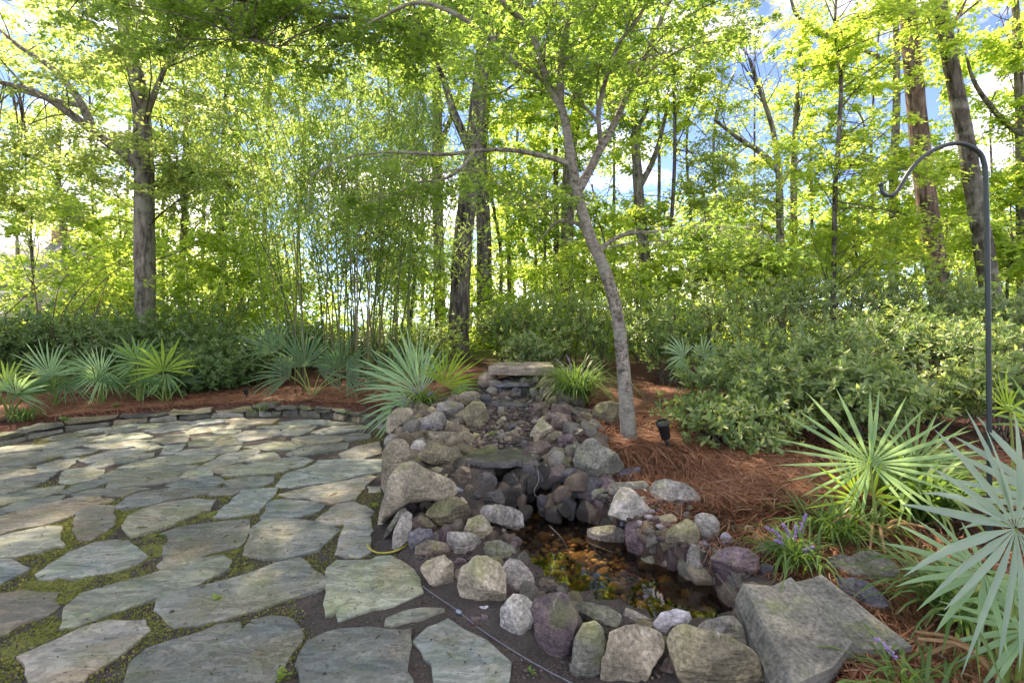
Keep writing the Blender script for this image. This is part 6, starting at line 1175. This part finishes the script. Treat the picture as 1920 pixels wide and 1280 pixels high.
weed('weed in front of the big oval boulder', 997, 1262, .01, .025, 4); weed('green seedling in the pine straw below the low azalea', 1365, 905, .17, .05, 6, 14); weed('green seedling right of the spotlight', 1275, 862, .22, .04, 7, 8); weed('weed on the stream bed gravel', 920, 815, .33, .04, 9, 8); weed('weed seedling on the boulders of the left bank', 783, 862, .31, .03, 11)
weed('low leafy weed in front of the hedge', 120, 790, .16, .08, 8, 16); weed('leafy weed on the pine straw near the wall', 215, 765, .16, .07, 10, 14)
# fallen leaf
V, T = leaf_arrays(np.array([[0, 0, 0.]]), np.array([[1, .2, .1]]), np.array([[0, 0, 1.]]), .06, .05, 'ellip'); tag(obj('fallen_leaf', mesh_np('fallen_leaf', V, T), plain('dry_leaf', (.26, .27, .17), .7), None, Gp(146, 1157, .045)), 'pale fallen leaf lying on the long flagstone', 'leaf')

# ------------------------------------------------------------------ shepherd hook, lamps, hose, cable
M_HOOK = plain('hook_paint', (.028, .045, .043), .45, .2, .5, 90, .25)
hk = [(1855, 850), (1853, 600), (1850, 400), (1847, 312), (1838, 288), (1815, 273), (1790, 269), (1760, 277), (1730, 295), (1706, 320), (1692, 343), (1680, 361), (1666, 367), (1655, 361), (1652, 346)]
W3 = path3(hk, 2.2); b = np.array([W3[0][0], W3[0][1], h1(W3[0][0], W3[0][1])])
root = empty('shepherd_hook', b, 'tall dark green metal shepherd hook with empty crook', 'garden hook')
Ppole = np.vstack([[b[0], b[1], b[2] - .2], b, W3[:4]]); V, Q = tube(catmull(Ppole, 6), .0102, 10); obj('pole', mesh_np('pole', V - b, Q, True), M_HOOK, root)
C = catmull(W3[3:], 8); V, Q = tube(C, np.linspace(.0101, .008, len(C)), 10); hko = obj('crook', mesh_np('crook', V - b, Q, True), M_HOOK, root)
v, T = ICO[2]; obj('end_knob', mesh_np('end_knob', v * .0115 + C[-1] - b, T, True), M_HOOK, hko)
M_BLK = plain('black_plastic', (.012, .014, .016), .45, 0, .5, 60, .3)
def spotlight(px, py, d, label, k=1.0, lean=.35, head=True):
    b = Pp(px, py, d); b[2] = h1(b[0], b[1]); root = empty('spotlight', b, label, 'garden light', 'garden spotlights')
    V, Q = tube(np.array([[0, 0, -.06], [0, 0, .02], [.0, 0, .05 * k]]), [.006, .014, .016], 8); obj('stake', mesh_np('stake', V, Q, True), M_BLK, root)
    V, Q = tube(np.array([[0, 0, .045], [-.006, 0, .065], [-.012, .01, .085]]) * k, [.011 * k, .013 * k, .011 * k], 8); obj('bracket', mesh_np('bracket', V, Q, True), M_BLK, root)
    a0 = np.array([-.005, .02, .075]) * k; a1 = a0 + np.array([-.035, -.03, .115]) * k; t = [0, .02, .15, .75, .8, .98, 1.0]; P = np.array([a0 + (a1 - a0) * q for q in t])
    V, Q = tube(P, np.array([.012, .028, .032, .036, .042, .042, .03]) * k, 14); hd = obj('lamp_head', mesh_np('lamp_head', V, Q, True), M_BLK, root)
    V, Q = tube(np.array([a1 - (a1 - a0) * .06, a1 - (a1 - a0) * .05]), [.034 * k, .001], 14); obj('lens', mesh_np('lens', V, Q, True), plain('lens_glass', (.05, .05, .05), .1, 0, .8), hd)
spotlight(1252, 858, 4.05, 'black spotlight on a stake in the pine straw beside the low azalea', 1.3); spotlight(463, 742, 7.0, 'small black path light in the pine straw behind the edging wall', .75)
C = catmull(np.array([Gp(688, 1020, .012), Gp(695, 1030, .012), Gp(712, 1036, .012), Gp(735, 1034, .02), Gp(755, 1026, .035), Gp(768, 1014, .05), Gp(775, 1004, .03)]), 6); V, Q = tube(C, .0055, 8)
tag(obj('garden_hose', mesh_np('garden_hose', V - C[0], Q, True), plain('hose_yellow', (.36, .33, .05), .5), None, C[0]), 'short end of yellow hose running under the pond rim stones', 'hose')
C = catmull(np.array([Gp(792, 1098, .012), Gp(815, 1115, .012), Gp(855, 1142, .014), Gp(900, 1178, .012), Gp(960, 1218, .012), Gp(1020, 1253, .012), Gp(1085, 1288, .012), Gp(1140, 1330, .01)]), 6); V, Q = tube(C, .003, 8)
root = empty('metal_edging_cable', C[0], 'thin grey metal cable lying on soil before the pond rim', 'cable'); mm = plain('cable_grey', (.16, .175, .20), .45, .4); obj('strand', mesh_np('strand', V - C[0], Q, True), mm, root)
c = Gp(860, 1146, .014); bm = bmesh.new(); bmesh.ops.create_cube(bm, size=1); bmesh.ops.scale(bm, vec=(.03, .016, .012), verts=bm.verts); bmesh.ops.bevel(bm, geom=bm.edges[:], offset=.003, segments=2, affect='EDGES'); bmesh.ops.rotate(bm, cent=(0, 0, 0), matrix=__import__('mathutils').Matrix.Rotation(-.7, 3, 'Z'), verts=bm.verts); me = bpy.data.meshes.new('clip'); bm.to_mesh(me); bm.free()
obj('clip', me, plain('clip_blue', (.30, .36, .44), .5), root, tuple(c - C[0]))
# thin dry twigs on the rocks
tw = [([(1005, 868), (1010, 900), (1002, 925), (1030, 960), (990, 985)], 3.55, 'thin dry twig hanging over the dark ledge'), ([(979, 848), (980, 890), (977, 935)], 3.5, 'thin straight dry stem dangling from the dark ledge'), ([(1212, 1170), (1235, 1205), (1262, 1245), (1275, 1275)], 1.98, 'grey twig between the near rim boulders'), ([(1030, 985), (1050, 1005), (1064, 1026)], 3.0, 'pale twig floating on the pond'), ([(1342, 1075), (1358, 1095), (1375, 1118)], 2.25, 'bare twig leaning on the purple boulder')]
for i, (pts, d, lab) in enumerate(tw):
    C = catmull(path3(pts, d, -.05, .01, i), 5); V, Q = tube(C, np.linspace(.0035, .0015, len(C)), 5); tag(obj('twig', mesh_np('twig', V - C[0], Q, True), BARK_GREY, None, C[0]), lab, 'twig')

# ------------------------------------------------------------------ house seen through the trees
def house():
    d = 36.0; k = d / F; x1 = (98 - CX) * k; x0 = x1 - 14; y0, y1 = d, d + 9; zb = .2; zt = 4.2
    root = empty('house', (x0, y0, zb), 'cream house with grey roof behind the left trees', 'house'); of = np.array([x0, y0, zb])
    M_W = plain('house_wall', (.55, .53, .48), .8, 0, .2, 3, .15); M_R = plain('house_roof', (.20, .21, .23), .85, 0, .2, 8, .4); M_T = plain('house_trim', (.75, .75, .73), .6); M_G, nt = new_mat('house_glass'); finish(nt, N(nt, 'BsdfPrincipled', {'Base Color': (.04, .06, .09), 'Roughness': .08, 'Specular IOR Level': .8}))
    def box(name, a, b, mat, par):
        a = np.array(a, float) - of; b = np.array(b, float) - of; v = [(x, y, z) for x in (a[0], b[0]) for y in (a[1], b[1]) for z in (a[2], b[2])]
        return obj(name, mesh_np(name, v, np.array([(0, 1, 3, 2), (4, 6, 7, 5), (0, 4, 5, 1), (2, 3, 7, 6), (0, 2, 6, 4), (1, 5, 7, 3)])), mat, par)
    box('wall', (x0, y0, zb), (x1, y1, zt), M_W, root)
    ym = (y0 + y1) / 2; e = .5; v = np.array([(x0 - e, y0 - e, zt), (x1 + e, y0 - e, zt), (x1 + e, ym, zt + 3), (x0 - e, ym, zt + 3), (x0 - e, y1 + e, zt), (x1 + e, y1 + e, zt)]) - of
    v = np.vstack([v, v - np.array([0, 0, .15])]); rf = obj('roof', mesh_np('roof', v, np.array([(0, 1, 2, 3), (3, 2, 5, 4), (7, 6, 9, 8), (8, 9, 10, 11), (0, 6, 7, 1), (4, 5, 11, 10), (1, 7, 8, 2), (2, 8, 11, 5), (0, 3, 9, 6), (3, 4, 10, 9)])), M_R, root)
    # projecting lower porch roof and windows
    box('porch', (x1 - 6, y0 - 2.4, zb), (x1 - .8, y0 - .01, 2.3), M_W, root); v = np.array([(x1 - 6.3, y0 - 2.8, 2.3), (x1 - .5, y0 - 2.8, 2.3), (x1 - .5, y0 + .0, 3.3), (x1 - 6.3, y0 + .0, 3.3)]) - of; v = np.vstack([v, v - np.array([0, 0, .12])])
    obj('porch_roof', mesh_np('porch_roof', v, np.array([(0, 1, 2, 3), (7, 6, 5, 4), (0, 4, 5, 1), (1, 5, 6, 2), (3, 2, 6, 7), (0, 3, 7, 4)])), M_R, root)
    for wx in (x1 - 3.2, x1 - 5.0, x1 - 8.5, x1 - 11.5):
        yy = y0 - 2.4 if wx > x1 - 6 else y0
        w = box('window', (wx - .55, yy - .06, 1.0), (wx + .55, yy - .002, 2.2), M_T, root); box('pane', (wx - .47, yy - .08, 1.08), (wx + .47, yy - .062, 2.12), M_G, w)
    box('chimney', (x1 - 4, ym - .4, zt + 2.0), (x1 - 3.2, ym + .4, zt + 4.2), plain('house_brick', (.28, .16, .12), .9), rf)
house()
